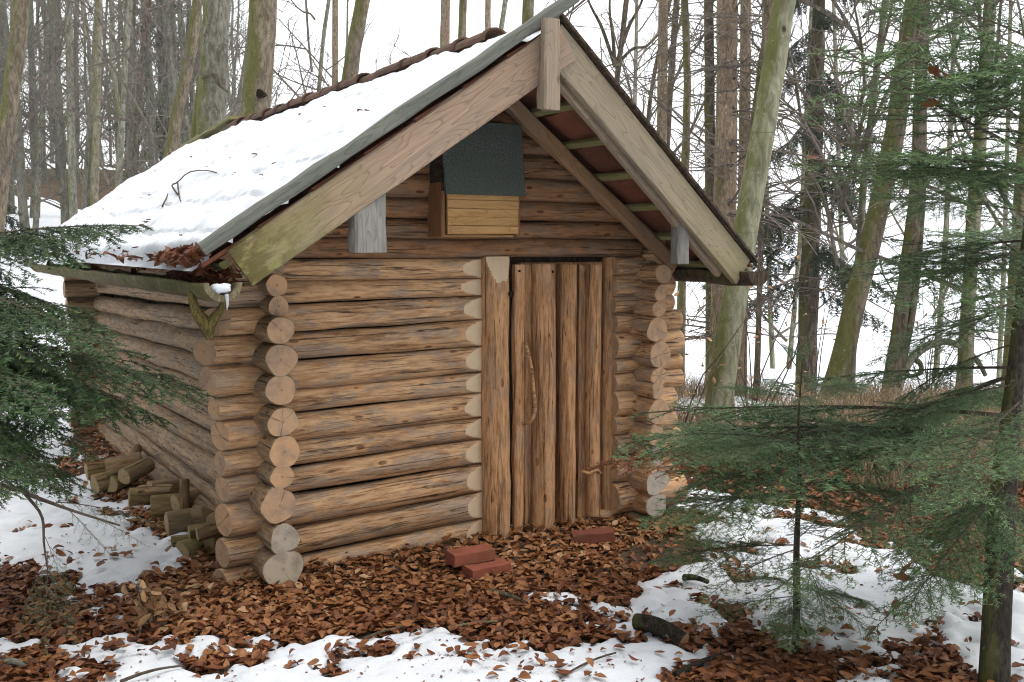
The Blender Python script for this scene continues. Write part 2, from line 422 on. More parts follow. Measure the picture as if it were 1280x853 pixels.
M['moss_fork'] = bark('moss_covered_wood', (0.13, 0.10, 0.04), (0.27, 0.21, 0.07), 0.35, 5, 0.9)
M['gutter'] = bark('gutter_wood', (0.14, 0.115, 0.07), (0.23, 0.19, 0.11), 0.35, 2.5, 0.7)
M['gutter_dark'] = bark('wet_gutter_and_gap_shade', (0.05, 0.036, 0.026), (0.10, 0.07, 0.05), 0.2, 2, 0.5)  # also colours the backing inside the walls, as shade between the logs
M['ice'], nt, b = new_mat('ice', 0.12, 0.5)
b.inputs['Base Color'].default_value = (0.85, 0.9, 0.95, 1); b.inputs['Transmission Weight'].default_value = 0.6; b.inputs['IOR'].default_value = 1.31
M['nail'], nt, b = new_mat('nail_hole', 0.9, 0.1); b.inputs['Base Color'].default_value = (0.02, 0.012, 0.008, 1)
M['dry_grass'] = tinted('dry_undergrowth', [(0, (0.14, 0.095, 0.055)), (0.6, (0.26, 0.19, 0.115)), (1, (0.40, 0.31, 0.20))], 0.8, 0.15, 0.1, streaky=False)
M['grass_green'] = tinted('thin_grass', [(0, (0.05, 0.07, 0.02)), (0.6, (0.10, 0.11, 0.035)), (1, (0.22, 0.19, 0.09))], 0.7, 0.15, 0.1, streaky=False)
M['far_hill'], nt, b = new_mat('hazed_wooded_hill', 0.95, 0.05)
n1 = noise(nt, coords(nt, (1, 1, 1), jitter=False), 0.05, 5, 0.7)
L(nt, mixc(nt, n1, (0.30, 0.32, 0.34), (0.62, 0.64, 0.66)), b.inputs['Base Color'])  # hill tones lightened: part of the haze is put into the colour

# ------------------------------------------------------------------ mesh helpers
def np_mesh(name, V, polys, mats, tint=None, smooth=True):
    """polys: list of (faces (n,k) int array, material index)"""
    me = bpy.data.meshes.new(name)
    V = np.asarray(V, np.float32)
    me.vertices.add(len(V)); me.vertices.foreach_set('co', V.ravel())
    polys = [(np.asarray(f, np.int32), mi) for f, mi in polys if len(f)]
    nl = sum(f.size for f, _ in polys); npoly = sum(len(f) for f, _ in polys)
    me.loops.add(nl); me.loops.foreach_set('vertex_index', np.concatenate([f.ravel() for f, _ in polys]))
    me.polygons.add(npoly)
    sizes = np.concatenate([np.full(len(f), f.shape[1], np.int32) for f, _ in polys])
    starts = np.concatenate([[0], np.cumsum(sizes)[:-1]]).astype(np.int32)
    me.polygons.foreach_set('loop_start', starts)
    me.polygons.foreach_set('material_index', np.concatenate([np.full(len(f), mi, np.int32) for f, mi in polys]))
    me.polygons.foreach_set('use_smooth', np.full(npoly, smooth, bool))
    for m in mats:
        me.materials.append(m)
    if tint is not None:
        at_ = me.attributes.new('tint', 'FLOAT', 'POINT')
        at_.data.foreach_set('value', np.asarray(tint, np.float32))
    me.update(calc_edges=True)
    return me

def link(name, data, parent=None, matrix=None, loc=None):
    o = bpy.data.objects.new(name, data)
    COL.objects.link(o)
    if parent is not None:
        o.parent = parent
    if matrix is not None:
        o.matrix_basis = matrix
    if loc is not None:
        o.location = loc
    return o

def tag(o, label=None, cat=None, group=None, kind=None):
    for k, v in (('label', label), ('category', cat), ('group', group), ('kind', kind)):
        if v:
            o[k] = v
    return o

def empty(name, loc=(0, 0, 0), parent=None):
    o = link(name, None, parent, loc=loc)
    o.empty_display_size = 0.2
    return o

def frame(origin, x, zhint):
    x = Vector(x).normalized(); z = Vector(zhint); z = (z - x * z.dot(x)).normalized(); y = z.cross(x)
    return Matrix(((x[0], y[0], z[0], origin[0]), (x[1], y[1], z[1], origin[1]), (x[2], y[2], z[2], origin[2]), (0, 0, 0, 1)))

def loft(rings, mats, mat_fn=None, caps=(1, 1), name='mesh', smooth=True, crease=True):
    """rings (m,k,3) -> closed mesh; caps = material index of the two ends (None: open)"""
    rings = np.asarray(rings, float)
    m, k, _ = rings.shape
    V = rings.reshape(-1, 3)
    i = np.arange(m - 1)[:, None] * k; j = np.arange(k)[None, :]; jn = (j + 1) % k
    F = np.stack([i + j, i + jn, i + k + jn, i + k + j], -1).reshape(-1, 4)
    polys = []
    if mat_fn is None:
        polys.append((F, 0))
    else:
        mi = mat_fn(F, V)
        for q in np.unique(mi):
            polys.append((F[mi == q], int(q)))
    extra = []
    n0 = len(V)
    if caps[0] is not None:
        extra.append(rings[0]); polys.append((np.arange(k)[::-1][None, :] + n0, caps[0])); n0 += k
    if caps[1] is not None:
        extra.append(rings[-1]); polys.append((np.arange(k)[None, :] + n0, caps[1]))
    if extra:
        V = np.vstack([V] + extra)
    return np_mesh(name, V, polys, mats, smooth=smooth)

def wob(r_, n=5, amp=1.0, fmax=3):
    """random smooth function of (x, theta)"""
    a = r_.normal(0, 1, n) * amp / math.sqrt(n); fx = r_.uniform(0.8, 5, n); ft = r_.integers(1, fmax + 1, n); ph = r_.uniform(0, 6.28, n)
    return lambda x, t: sum(a[q] * np.sin(fx[q] * x + ft[q] * t + ph[q]) for q in range(n))

def log_mesh(Ln, ra, rb, seed, mats, k=22, hew_end=None, hew_start=None, bow=0.008, rough=0.035, flat=None, caps=(1, 1), lump=0.0, shear=0.0):
    """round timber along +X. hew_end: length over which the front (-Y) is axed flat towards the end at x=Ln"""
    r_ = np.random.default_rng(seed)
    nmid = max(5, int(Ln / 0.11))
    xs = list(np.linspace(0.02, Ln - 0.02, nmid))
    if hew_end:
        xs = [x for x in xs if x < Ln - hew_end * 1.05] + list(np.linspace(Ln - hew_end * 1.02, Ln - 0.010, 18))
    xs = np.array([0.0, 0.007] + xs + [Ln - 0.007, Ln])
    xs = np.unique(xs)
    th = np.linspace(0, 2 * math.pi, k, endpoint=False)
    X, T = np.meshgrid(xs, th, indexing='ij')
    w1 = wob(r_, 6, rough, 3); w2 = wob(r_, 6, rough * 0.6, 6)
    rad = (ra + (rb - ra) * X / Ln) * (1 + w1(X * 1.2, T) + w2(X * 4, T))
    if lump:
        for _ in range(int(Ln * 3) + 1):
            cx_, ct = r_.uniform(0.1, 0.9) * Ln, r_.uniform(0, 6.28)
            dt = np.angle(np.exp(1j * (T - ct)))
            rad *= 1 + lump * np.exp(-((X - cx_) / 0.05) ** 2 - (dt / 0.35) ** 2)
    endf = np.where((xs == 0) | (xs == Ln), 0.955, 1.0)[:, None]
    rad = rad * endf
    s = np.sin(math.pi * X / Ln)
    bd = r_.uniform(0, 6.28); w3 = r_.normal(0, 1)
    oy = bow * math.cos(bd) * s + 0.4 * bow * w3 * np.sin(2 * math.pi * X / Ln); oz = bow * math.sin(bd) * s
    Y = oy + rad * np.cos(T); Z = oz + rad * np.sin(T)
    cut = np.zeros_like(Y, bool)
    if hew_end:
        lim = -rb * 1.05 + np.clip((X - (Ln - hew_end)) / hew_end, 0, 2) * rb * 0.75
        lim = np.where(X < Ln - hew_end, -9, lim); cut |= Y < lim; Y = np.maximum(Y, lim)
    if flat is not None:                                  # flattened back side (+Y)
        Y = np.minimum(Y, flat)
    if shear:
        X = X + shear * (ra - Y) * np.clip(1 - X / 0.2, 0, 1)
    rings = np.stack([X, Y, Z], -1)
    cv = cut.ravel()
    def mf(F, V):
        c = cv[F].sum(1)
        return np.where(c >= 3, 2, 0)
    return loft(rings, mats, mf if hew_end else None, caps, 'log')

def beam_mesh(Ln, t, w, seed, mats, ch=0.006, jit=0.002, nseg=None, bow=0.0, taper=1.0):
    """sawn timber along +X, thickness t in Y, width w in Z, softly chamfered"""
    r_ = np.random.default_rng(seed)
    nseg = nseg or max(3, int(Ln / 0.15))
    xs = np.linspace(0, Ln, nseg + 1)
    hy, hz = t / 2, w / 2
    ch = min(ch, hy * 0.6, hz * 0.6)
    sec = np.array([(-hy + ch, -hz), (hy - ch, -hz), (hy, -hz + ch), (hy, hz - ch), (hy - ch, hz), (-hy + ch, hz), (-hy, hz - ch), (-hy, -hz + ch)])
    rings = np.zeros((len(xs), 8, 3))
    for i, x in enumerate(xs):
        tp = 1 + (taper - 1) * x / Ln
        rings[i, :, 0] = x
        rings[i, :, 1:] = sec * tp + r_.normal(0, jit, (8, 2))
        rings[i, :, 2] += bow * math.sin(math.pi * x / Ln)
    return loft(rings, mats, None, (len(mats) - 1, len(mats) - 1), 'beam', smooth=False)

def beam(name, p0, p1, t, w, up, mat, parent, seed=0, **kw):
    p0, p1 = Vector(p0), Vector(p1)
    me = beam_mesh((p1 - p0).length, t, w, seed, [mat], **kw)
    return link(name, me, parent, frame(p0, p1 - p0, up))

def tube(pts, radii, k=8, seed=0, rough=0.0):
    """tube around a polyline -> V, F (numpy)"""
    pts = np.asarray(pts, float); radii = np.asarray(radii, float)
    m = len(pts)
    tg = np.gradient(pts, axis=0); tg /= np.linalg.norm(tg, axis=1)[:, None] + 1e-9
    ref = np.array([0, 0, 1.0]) if abs(tg[0][2]) < 0.8 else np.array([1.0, 0, 0])
    V = []
    n = np.cross(tg[0], ref); n /= np.linalg.norm(n)
    r_ = np.random.default_rng(seed); w = wob(r_, 5, rough, 4) if rough else None
    th = np.linspace(0, 2 * math.pi, k, endpoint=False)
    dist = np.concatenate([[0], np.cumsum(np.linalg.norm(np.diff(pts, axis=0), axis=1))])
    for i in range(m):
        n = n - tg[i] * np.dot(n, tg[i]); n /= np.linalg.norm(n); b_ = np.cross(tg[i], n)
        rr = radii[i] * (1 + (w(dist[i] * 2, th) if rough else 0))
        V.append(pts[i] + (np.cos(th) * rr)[:, None] * n + (np.sin(th) * rr)[:, None] * b_)
    V = np.array(V)
    i = np.arange(m - 1)[:, None] * k; j = np.arange(k)[None, :]; jn = (j + 1) % k
    F = np.stack([i + j, i + jn, i + k + jn, i + k + j], -1).reshape(-1, 4)
    return V.reshape(-1, 3), F, k

def tube_obj(name, pts, radii, mats, parent=None, k=8, seed=0, rough=0.05, capmat=None, matrix=None, loc=None):
    V, F, k = tube(pts, radii, k, seed, rough)
    cm = len(mats) - 1 if capmat is None else capmat
    m = len(pts)
    n0 = len(V)
    V = np.vstack([V, V[:k], V[-k:]])
    polys = [(F, 0), (np.arange(k)[::-1][None] + n0, cm), (np.arange(k)[None] + n0 + k, cm)]
    return link(name, np_mesh(name, V, polys, mats), parent, matrix, loc)

def smooth_path(pts, n):
    """Catmull-Rom through pts"""
    P = np.asarray(pts, float); P = np.vstack([2 * P[0] - P[1], P, 2 * P[-1] - P[-2]])
    out = []
    seg = len(P) - 3
    for q in np.linspace(0, seg - 1e-6, n):
        i = int(q); t = q - i
        a, b_, c, d = P[i], P[i + 1], P[i + 2], P[i + 3]
        out.append(0.5 * (2 * b_ + (c - a) * t + (2 * a - 5 * b_ + 4 * c - d) * t * t + (3 * b_ - a - 3 * c + d) * t ** 3))
    return np.array(out)

def prisms(P0, P1, r0, r1):
    """many thin 3-sided rods at once"""
    P0, P1 = np.asarray(P0), np.asarray(P1)
    d = P1 - P0; d /= np.linalg.norm(d, axis=1)[:, None] + 1e-9
    ref = np.where(np.abs(d[:, 2:3]) < 0.8, np.array([[0, 0, 1.0]]), np.array([[1.0, 0, 0]]))
    n = np.cross(d, ref); n /= np.linalg.norm(n, axis=1)[:, None]; b_ = np.cross(d, n)
    Vs = []
    for P, r in ((P0, r0), (P1, r1)):
        for q in range(3):
            a = q * 2.0944
            Vs.append(P + (n * math.cos(a) + b_ * math.sin(a)) * np.asarray(r)[:, None])
    V = np.stack(Vs, 1).reshape(-1, 3)
    base = np.arange(len(P0))[:, None] * 6
    F = np.concatenate([base + np.array([[0, 1, 4, 3]]), base + np.array([[1, 2, 5, 4]]), base + np.array([[2, 0, 3, 5]])])
    return V, F

def grow(starts, dirs, lens, nseg, wobble, up, r_):
    """random-walk branches, vectorised: (B,nseg+1,3)"""
    B = len(starts)
    P = np.zeros((B, nseg + 1, 3)); P[:, 0] = starts
    d = dirs / np.linalg.norm(dirs, axis=1)[:, None]
    st = (lens / nseg)[:, None]
    for i in range(nseg):
        d = d + r_.normal(0, wobble, (B, 3)) + np.array([0, 0, up])
        d /= np.linalg.norm(d, axis=1)[:, None]
        P[:, i + 1] = P[:, i] + d * st
    return P

def segs(P, ra, rb):
    B, m, _ = P.shape
    t = np.linspace(0, 1, m)
    rad = ra[:, None] * (1 - t) + rb[:, None] * t
    return P[:, :-1].reshape(-1, 3), P[:, 1:].reshape(-1, 3), rad[:, :-1].ravel(), rad[:, 1:].ravel()

def vnoise(x, y, seed, freq):
    """value noise on numpy arrays"""
    r_ = np.random.default_rng(seed); G = r_.random((64, 64))
    x = np.asarray(x) * freq + 1000.3; y = np.asarray(y) * freq + 1000.7
    xi, yi = np.floor(x).astype(int), np.floor(y).astype(int); fx, fy = x - xi, y - yi
    fx = fx * fx * (3 - 2 * fx); fy = fy * fy * (3 - 2 * fy)
    g = lambda a, b_: G[a % 64, b_ % 64]
    return (g(xi, yi) * (1 - fx) + g(xi + 1, yi) * fx) * (1 - fy) + (g(xi, yi + 1) * (1 - fx) + g(xi + 1, yi + 1) * fx) * fy

def fbm(x, y, seed, freq, oct_=4, gain=0.5):
    s, a, tot = 0, 1, 0
    for o in range(oct_):
        s = s + a * vnoise(x, y, seed + o, freq * 2 ** o); tot += a; a *= gain
    return s / tot

def sstep(x, a, b_):
    t = np.clip((np.asarray(x, float) - a) / (b_ - a), 0, 1)
    return t * t * (3 - 2 * t)
# ================================================================== GROUND AND SNOW
def ground_z(x, y):
    x = np.asarray(x, float); y = np.asarray(y, float)
    dx, dy = x - CAM[0], y - CAM[1]
    r = np.hypot(dx, dy); az = np.degrees(np.arctan2(dx, dy))
    wr = sstep(az, 30, 44) * (1 - sstep(az, 110, 150))
    wl = (1 - sstep(az, 10, 34)) * sstep(az, -75, -45)
    z = 0.05 * (fbm(x, y, 3, 0.9, 3) - 0.5) * sstep(r, 2, 5) + 0.5 * (fbm(x, y, 13, 0.12, 3) - 0.5) * sstep(r, 10, 25)
    z = z - wr * (sstep(r, 11, 75) * 12.0 + 0.6 * sstep(r, 11, 16))
    z = z + wl * (sstep(r, 15, 75) * 7.0)
    # drifted leaves piled up along the walls
    df = np.hypot(np.clip(-x + 0.0, 0, 9) + np.clip(x - 2.4, 0, 9), np.clip(np.abs(y + 0.02) - 0.02, 0, 9))
    dl = np.hypot(np.clip(-y, 0, 9) + np.clip(y - 4.7, 0, 9), np.abs(x))
    pile = 0.05 * np.exp(-(df / 0.30) ** 2) * (1 - 0.6 * sstep(x, 1.3, 2.2)) + 0.09 * np.exp(-(dl / 0.35) ** 2) * sstep(y, 0.0, 0.8)
    return z + pile - 0.045

def poly_w(pts):
    return np.array([at(u, v, 2, 0.0)[:2] for u, v in pts])

def sdist(poly, x, y):
    """signed distance, positive inside"""
    inside = np.zeros(x.shape, bool); best = np.full(x.shape, 1e9)
    n = len(poly)
    for i in range(n):
        ax, ay = poly[i]; bx, by = poly[(i + 1) % n]
        ex, ey = bx - ax, by - ay
        t = np.clip(((x - ax) * ex + (y - ay) * ey) / (ex * ex + ey * ey + 1e-12), 0, 1)
        best = np.minimum(best, np.hypot(x - ax - t * ex, y - ay - t * ey))
        c = ((ay > y) != (by > y)) & (x < (bx - ax) * (y - ay) / (by - ay + 1e-12) + ax)
        inside ^= c
    return np.where(inside, best, -best)

BARE = [poly_w(p) for p in (
    # the leaf carpet before the cabin and along its left wall
    [(60, 585), (120, 610), (175, 660), (215, 700), (165, 760), (110, 742), (60, 720), (0, 700), (-120, 690), (-120, 770), (0, 800), (60, 800),
     (120, 772), (240, 790), (330, 800), (400, 788), (470, 802), (560, 785), (640, 800), (700, 812), (735, 772), (715, 745), (800, 716), (870, 702), (955, 700), (985, 688),
     (940, 668), (880, 654), (830, 642), (812, 600), (790, 540), (640, 480), (150, 460)],
    [(835, 824), (880, 812), (1000, 812), (1040, 822), (1010, 838), (960, 880), (890, 880), (860, 842)],
    [(1125, 826), (1170, 812), (1225, 822), (1225, 850), (1180, 860), (1140, 848)],
    [(835, 594), (924, 622), (1062, 650), (1140, 686), (1212, 710), (1300, 718), (1500, 720), (1500, 545), (850, 545)],
    [(-50, 808), (70, 802), (110, 822), (60, 870), (-50, 870)],
)]

def snow_depth(x, y):
    x = np.asarray(x, float); y = np.asarray(y, float)
    d = np.full(x.shape, 1e9)
    near = (np.abs(x) < 14) & (np.abs(y) < 14)
    dd = np.full(near.sum(), 1e9)
    for p in BARE:
        dd = np.minimum(dd, -sdist(p, x[near], y[near]))
    # under the cabin and its eaves nothing settles
    box = np.maximum(np.maximum(-0.35 - x[near], x[near] - 2.75), np.maximum(-0.3 - y[near], y[near] - 5.0))
    dd = np.minimum(dd, box + 0.05)
    d[near] = dd
    e = np.clip(d / 0.34, -1.6, 1.2)
    n = fbm(x, y, 21, 2.6, 4, 0.6) - 0.5
    n2 = fbm(x, y, 31, 9.0, 3, 0.6) - 0.5
    t = 0.032 * e + 0.11 * n + 0.085 * n2 + 0.002
    far = sstep(np.hypot(x - CAM[0], y - CAM[1]), 8, 14)
    dx, dy = x - CAM[0], y - CAM[1]
    az = np.degrees(np.arctan2(dx, dy))
    hillside = (1 - sstep(az, 14, 34)) * sstep(np.hypot(dx, dy), 18, 30)       # thawed, leaf-brown slope under the wood
    plain = sstep(az, 28, 40) * (1 - sstep(az, 110, 150)) * sstep(np.hypot(dx, dy), 12, 14.5)
    t = t * (1 - far) + far * (0.05 + 0.10 * (fbm(x, y, 41, 0.5, 3) - 0.5)) + 0.25 * plain
    t = t - hillside * (0.035 + 0.30 * (fbm(x, y, 51, 0.35, 4) - 0.5))
    lump = 0.014 * (fbm(x, y, 81, 5.5, 3, 0.6) - 0.5) * sstep(t, 0.01, 0.05)
    return np.where(t > 0, 0.055 * (1 - np.exp(-t / 0.03)) + lump, t)

def axis_coords(lo, hi, step, far, growth=1.22):
    a = list(np.arange(lo, hi + 1e-6, step))
    s = step; x = a[-1]
    while x < far:
        s *= growth; x += s; a.append(x)
    s = step; x = a[0]
    while x > -far:
        s *= growth; x -= s; a.insert(0, x)
    return np.array(a)

def sheet(name, fz, xs, ys, mat):
    X, Y = np.meshgrid(xs, ys, indexing='ij')
    Z = fz(X, Y)
    n, m = X.shape
    i = np.arange(n - 1)[:, None] * m; j = np.arange(m - 1)[None, :]
    Fc = np.stack([i + j, i + m + j, i + m + j + 1, i + j + 1], -1).reshape(-1, 4)
    return np_mesh(name, np.stack([X, Y, Z], -1).reshape(-1, 3), [(Fc, 0)], [mat])

gx = axis_coords(-3.0, 4.5, 0.06, 1500); gy = axis_coords(-3.6, 4.0, 0.06, 1500)
ground = tag(link('ground', sheet('ground', ground_z, gx, gy, M['soil'])), 'brown forest floor around the cabin', 'ground', kind='structure')
sx = axis_coords(-2.6, 4.2, 0.024, 1400); sy = axis_coords(-3.4, 3.2, 0.024, 1400)
def snow_z(x, y):
    t = snow_depth(x, y)
    az = np.degrees(np.arctan2(np.asarray(x) - CAM[0], np.asarray(y) - CAM[1])); r = np.hypot(np.asarray(x) - CAM[0], np.asarray(y) - CAM[1])
    drift = 0.6 * sstep(r, 12.5, 24) * sstep(az, 30, 40) * (1 - sstep(az, 110, 150))      # deep drifts down on the plain
    return ground_z(x, y) + drift + np.where(t > 0, t, np.maximum(t, -0.05) - 0.01)
snow = tag(link('snow', sheet('snow', snow_z, sx, sy, M['snow'])), 'thawing white snow cover lying on the forest floor', 'snow', kind='stuff')

def top_z(x, y):
    x = np.asarray(x, float); y = np.asarray(y, float)
    return np.maximum(ground_z(x, y), snow_z(x, y))

# far wooded shore seen faintly beyond the white plain
ang = np.radians(np.linspace(22, 100, 160)); rr = np.array([820, 860, 900, 960, 1030])
hv = []
prof = 9 + 16 * fbm(ang * 9, ang * 0, 77, 1.3, 4) 
for k_, r0 in enumerate(rr):
    hh = np.array([0, 0.55, 0.9, 1.0, 0.6])[k_]
    hv.append(np.stack([CAM[0] + r0 * np.sin(ang), CAM[1] + r0 * np.cos(ang), -14 + prof * hh], -1))
hv = np.array(hv); m_ = len(ang)
i = np.arange(4)[:, None] * m_; j = np.arange(m_ - 1)[None, :]
hills = link('hills', np_mesh('hills', hv.reshape(-1, 3), [(np.stack([i + j, i + j + 1, i + m_ + j + 1, i + m_ + j], -1).reshape(-1, 4), 0)], [M['far_hill']]))
tag(hills, 'pale blue wooded hills across the white plain', 'hills', kind='structure')

# ================================================================== THE CABIN
cabin = tag(empty('log_cabin'), 'small peeled-log cabin with snow on its tiled gable roof', 'log cabin')
LM = [M['log'], M['end'], M['cut']]
SM = [M['log_side_shade'], M['end'], M['cut']]
GM = [M['log_eave_shade'], M['end'], M['cut']]
w_front = empty('wall', parent=cabin); w_front['label'] = 'front log wall with the door'
w_left = empty('wall', parent=cabin); w_left['label'] = 'long log wall beside the firewood'
w_right = empty('wall', parent=cabin); w_right['label'] = 'far long log wall behind the door side'
w_back = empty('wall', parent=cabin); w_back['label'] = 'rear log wall'
YF = -0.07
rl = np.random.default_rng(11)

def xlog(parent, x0, x1, zc0, r0, zc1, r1, y, seed, mats, **kw):
    p0, p1 = Vector((x0, y, zc0)), Vector((x1, y, zc1))
    me = log_mesh((p1 - p0).length, r0, r1, seed, mats, **kw)
    return link('log', me, parent, frame(p0, p1 - p0, (0, 0, 1)))

def ylog(parent, y0, y1, zc0, r0, zc1, r1, x, seed, mats, **kw):
    p0, p1 = Vector((x, y0, zc0)), Vector((x, y1, zc1))
    me = log_mesh((p1 - p0).length, r0, r1, seed, mats, **kw)
    return link('log', me, parent, frame(p0, p1 - p0, (0, 0, 1)))

# front wall, left of the door: upper and lower edge of every log where it was measured
bl = [324, 350.7, 379, 414, 449, 486, 515, 551, 582, 614.5, 655.5, 692, 729]
br = [322.5, 349, 371, 400.6, 433, 466, 492.5, 523, 551, 581.5, 616, 650, 681]
left_out = [-0.12, -0.16, -0.25, -0.30, -0.27, -0.235, -0.22, -0.21, -0.205, -0.21, -0.215, -0.23]
for i in range(12):
    pa0, pa1 = at(400, bl[i], 1, YF), at(400, bl[i + 1], 1, YF)
    pb0, pb1 = at(609, br[i], 1, YF), at(609, br[i + 1], 1, YF)
    ca, ra = (pa0[2] + pa1[2]) / 2, (pa0[2] - pa1[2]) / 2 * 0.99
    cb, rb = (pb0[2] + pb1[2]) / 2, (pb0[2] - pb1[2]) / 2 * 0.99
    xa, xb = pa0[0], pb0[0]
    x0, x1 = left_out[i] - 0.03, 1.262
    e = lambda x, a, b_: a + (b_ - a) * (x - xa) / (xb - xa)
    xlog(w_front, x0, x1, e(x0, ca, cb), min(max(0.055, e(x0, ra, rb) * 0.97), 0.082), e(x1, ca, cb), e(x1, ra, rb), 0.0, 100 + i, LM, hew_end=0.16, bow=0.006, lump=0.06, k=44, shear=(0.15, 0.2, 0.75, 0.6, 0.3, 0.25, 0.35, 0.2, 0.3, 0.25, 0.2, 0.25)[i])
# front wall, right of the door
bs = [321, 344.5, 370, 391, 416, 448, 468, 489.5, 520, 544.5, 570, 602, 641.6]
for i in range(12):
    p0, p1 = at(790, bs[i], 1, YF), at(790, bs[i + 1], 1, YF)
    c, r = (p0[2] + p1[2]) / 2, (p0[2] - p1[2]) / 2 * 1.06
    x1 = 2.68 + rl.uniform(-0.05, 0.06)
    xlog(w_front, 2.185 + rl.uniform(-0.012, 0.012), x1, c, r * 0.98, c, r * rl.uniform(1.0, 1.1), 0.0, 140 + i, LM, bow=0.002, lump=0.05)
# sill log under the door and the long lintel log
xlog(w_front, 1.25, 2.5, -0.075, 0.06, -0.03, 0.075, 0.03, 160, LM)
zl = (at(600, 299, 1, YF)[2] + at(600, 322.5, 1, YF)[2]) / 2
xlog(w_front, -0.14, 2.37, zl + 0.005, 0.054, zl, 0.052, -0.008, 161, GM, bow=0.005, lump=0.05)
# gable logs, shortened to the roof slope
RIDGE_X, RIDGE_Z = 1.19, 2.75
EL = (-0.45, 1.62); ER = (2.75, 1.58)
def roof_z(x):
    return RIDGE_Z - (RIDGE_X - x) * (RIDGE_Z - EL[1]) / (RIDGE_X - EL[0]) if x < RIDGE_X else RIDGE_Z - (x - RIDGE_X) * (RIDGE_Z - ER[1]) / (ER[0] - RIDGE_X)
def roof_x(z):
    return (RIDGE_X - (RIDGE_Z - z) * (RIDGE_X - EL[0]) / (RIDGE_Z - EL[1]), RIDGE_X + (RIDGE_Z - z) * (ER[0] - RIDGE_X) / (RIDGE_Z - ER[1]))
gb = [299, 277, 251.6, 224, 195.5, 170, 141, 115, 88, 62]
gable = empty('gable', parent=cabin)
for i in range(len(gb) - 1):
    p0, p1 = at(690, gb[i + 1], 1, YF), at(690, gb[i], 1, YF)
    c, r = (p0[2] + p1[2]) / 2, (p0[2] - p1[2]) / 2 * 1.06
    xl, xr = roof_x(c + 0.10)
    if xr - xl < 0.2:
        continue
    for y_, sd in ((0.0, 0), (4.6, 50)):
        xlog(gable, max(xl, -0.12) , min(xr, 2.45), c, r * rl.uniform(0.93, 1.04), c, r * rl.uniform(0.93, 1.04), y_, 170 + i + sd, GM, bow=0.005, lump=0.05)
# long left wall: the front ends were measured one by one
circ_l = [(346, 357, 13.5), (348, 383, 12.8), (351, 413, 17), (351, 450, 19.7), (352, 488, 19), (354, 528, 18.6), (356, 565, 19.6), (353, 596.5, 15), (350, 632.5, 22), (356, 674, 18.5), (354, 712, 25)]
zt = []
for i, (u, v, rp) in enumerate(circ_l):
    yo = -0.245 if i > 1 else -0.16
    p = at(u, v, 1, yo); r = rp * 1.05 * np.dot(p - CAM, FWD) / F_PX
    zf = 1.44 - i * 0.141
    zt.append(p[2])
    ends = [M['log_side_shade'], M['end_grey'] if i in (9, 10) else M['end'], M['cut']]
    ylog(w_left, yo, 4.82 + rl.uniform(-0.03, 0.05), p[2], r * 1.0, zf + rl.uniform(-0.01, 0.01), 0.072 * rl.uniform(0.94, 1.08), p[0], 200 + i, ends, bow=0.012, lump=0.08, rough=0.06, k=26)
ylog(w_left, -0.1, 4.8, 1.555, 0.06, 1.56, 0.06, 0.03, 215, SM)
# long right wall
circ_r = [(825, 303, 9), (825.5, 320, 10), (830, 342.5, 12), (826.6, 366, 10), (824.6, 386, 10.5), (822, 412, 15.5), (825, 444, 16.5), (824, 470, 12), (822, 488.5, 9.5), (823, 514, 16), (821, 545, 12.5), (821, 569, 12), (822, 602, 16.5), (821, 632, 15.5)]
for i, (u, v, rp) in enumerate(circ_r):
    yo = -0.22 + rl.uniform(-0.02, 0.02)
    if i < 2:
        yo = -0.12
    p = at(u, v, 1, yo); r = rp * 1.04 * np.dot(p - CAM, FWD) / F_PX
    ends = [M['log'], M['end_grey'] if i in (11, 12, 13) else M['end'], M['cut']]
    ylog(w_right, yo, 4.85, p[2], r, p[2] + 0.01, max(r * 0.9, 0.05), p[0], 230 + i, ends, bow=0.008, lump=0.08, rough=0.10, k=26)
# rear wall
for i in range(11):
    z = 0.0 + i * 0.143
    xlog(w_back, -0.24 + rl.uniform(-0.04, 0.04), 2.44, z, 0.074, z, 0.07, 4.6, 260 + i, SM)
# backing added inside to stop light leaks; its dark colour stands for gap shade
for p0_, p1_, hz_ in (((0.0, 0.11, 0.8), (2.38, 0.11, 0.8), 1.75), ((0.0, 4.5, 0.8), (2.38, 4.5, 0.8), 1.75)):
    beam('gap_shade_backing', p0_, p1_, 0.02, hz_, (0, 0, 1), M['gutter_dark'], cabin, 280, jit=0.0)
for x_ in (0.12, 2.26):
    beam('gap_shade_backing', (x_, 0.13, 0.8), (x_, 4.48, 0.8), 0.02, 1.7, (0, 0, 1), M['gutter_dark'], cabin, 281, jit=0.0)
gl = np_mesh('gap_shade_backing', [(-0.05, 0.115, 1.6), (2.4, 0.115, 1.6), (2.2, 0.115, 1.86), (1.19, 0.115, 2.6), (0.12, 0.115, 1.86), (-0.05, 0.13, 1.6), (2.4, 0.13, 1.6), (2.2, 0.13, 1.86), (1.19, 0.13, 2.6), (0.12, 0.13, 1.86)],
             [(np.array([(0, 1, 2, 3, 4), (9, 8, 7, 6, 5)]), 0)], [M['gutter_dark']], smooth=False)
link('gap_shade_backing', gl, cabin)
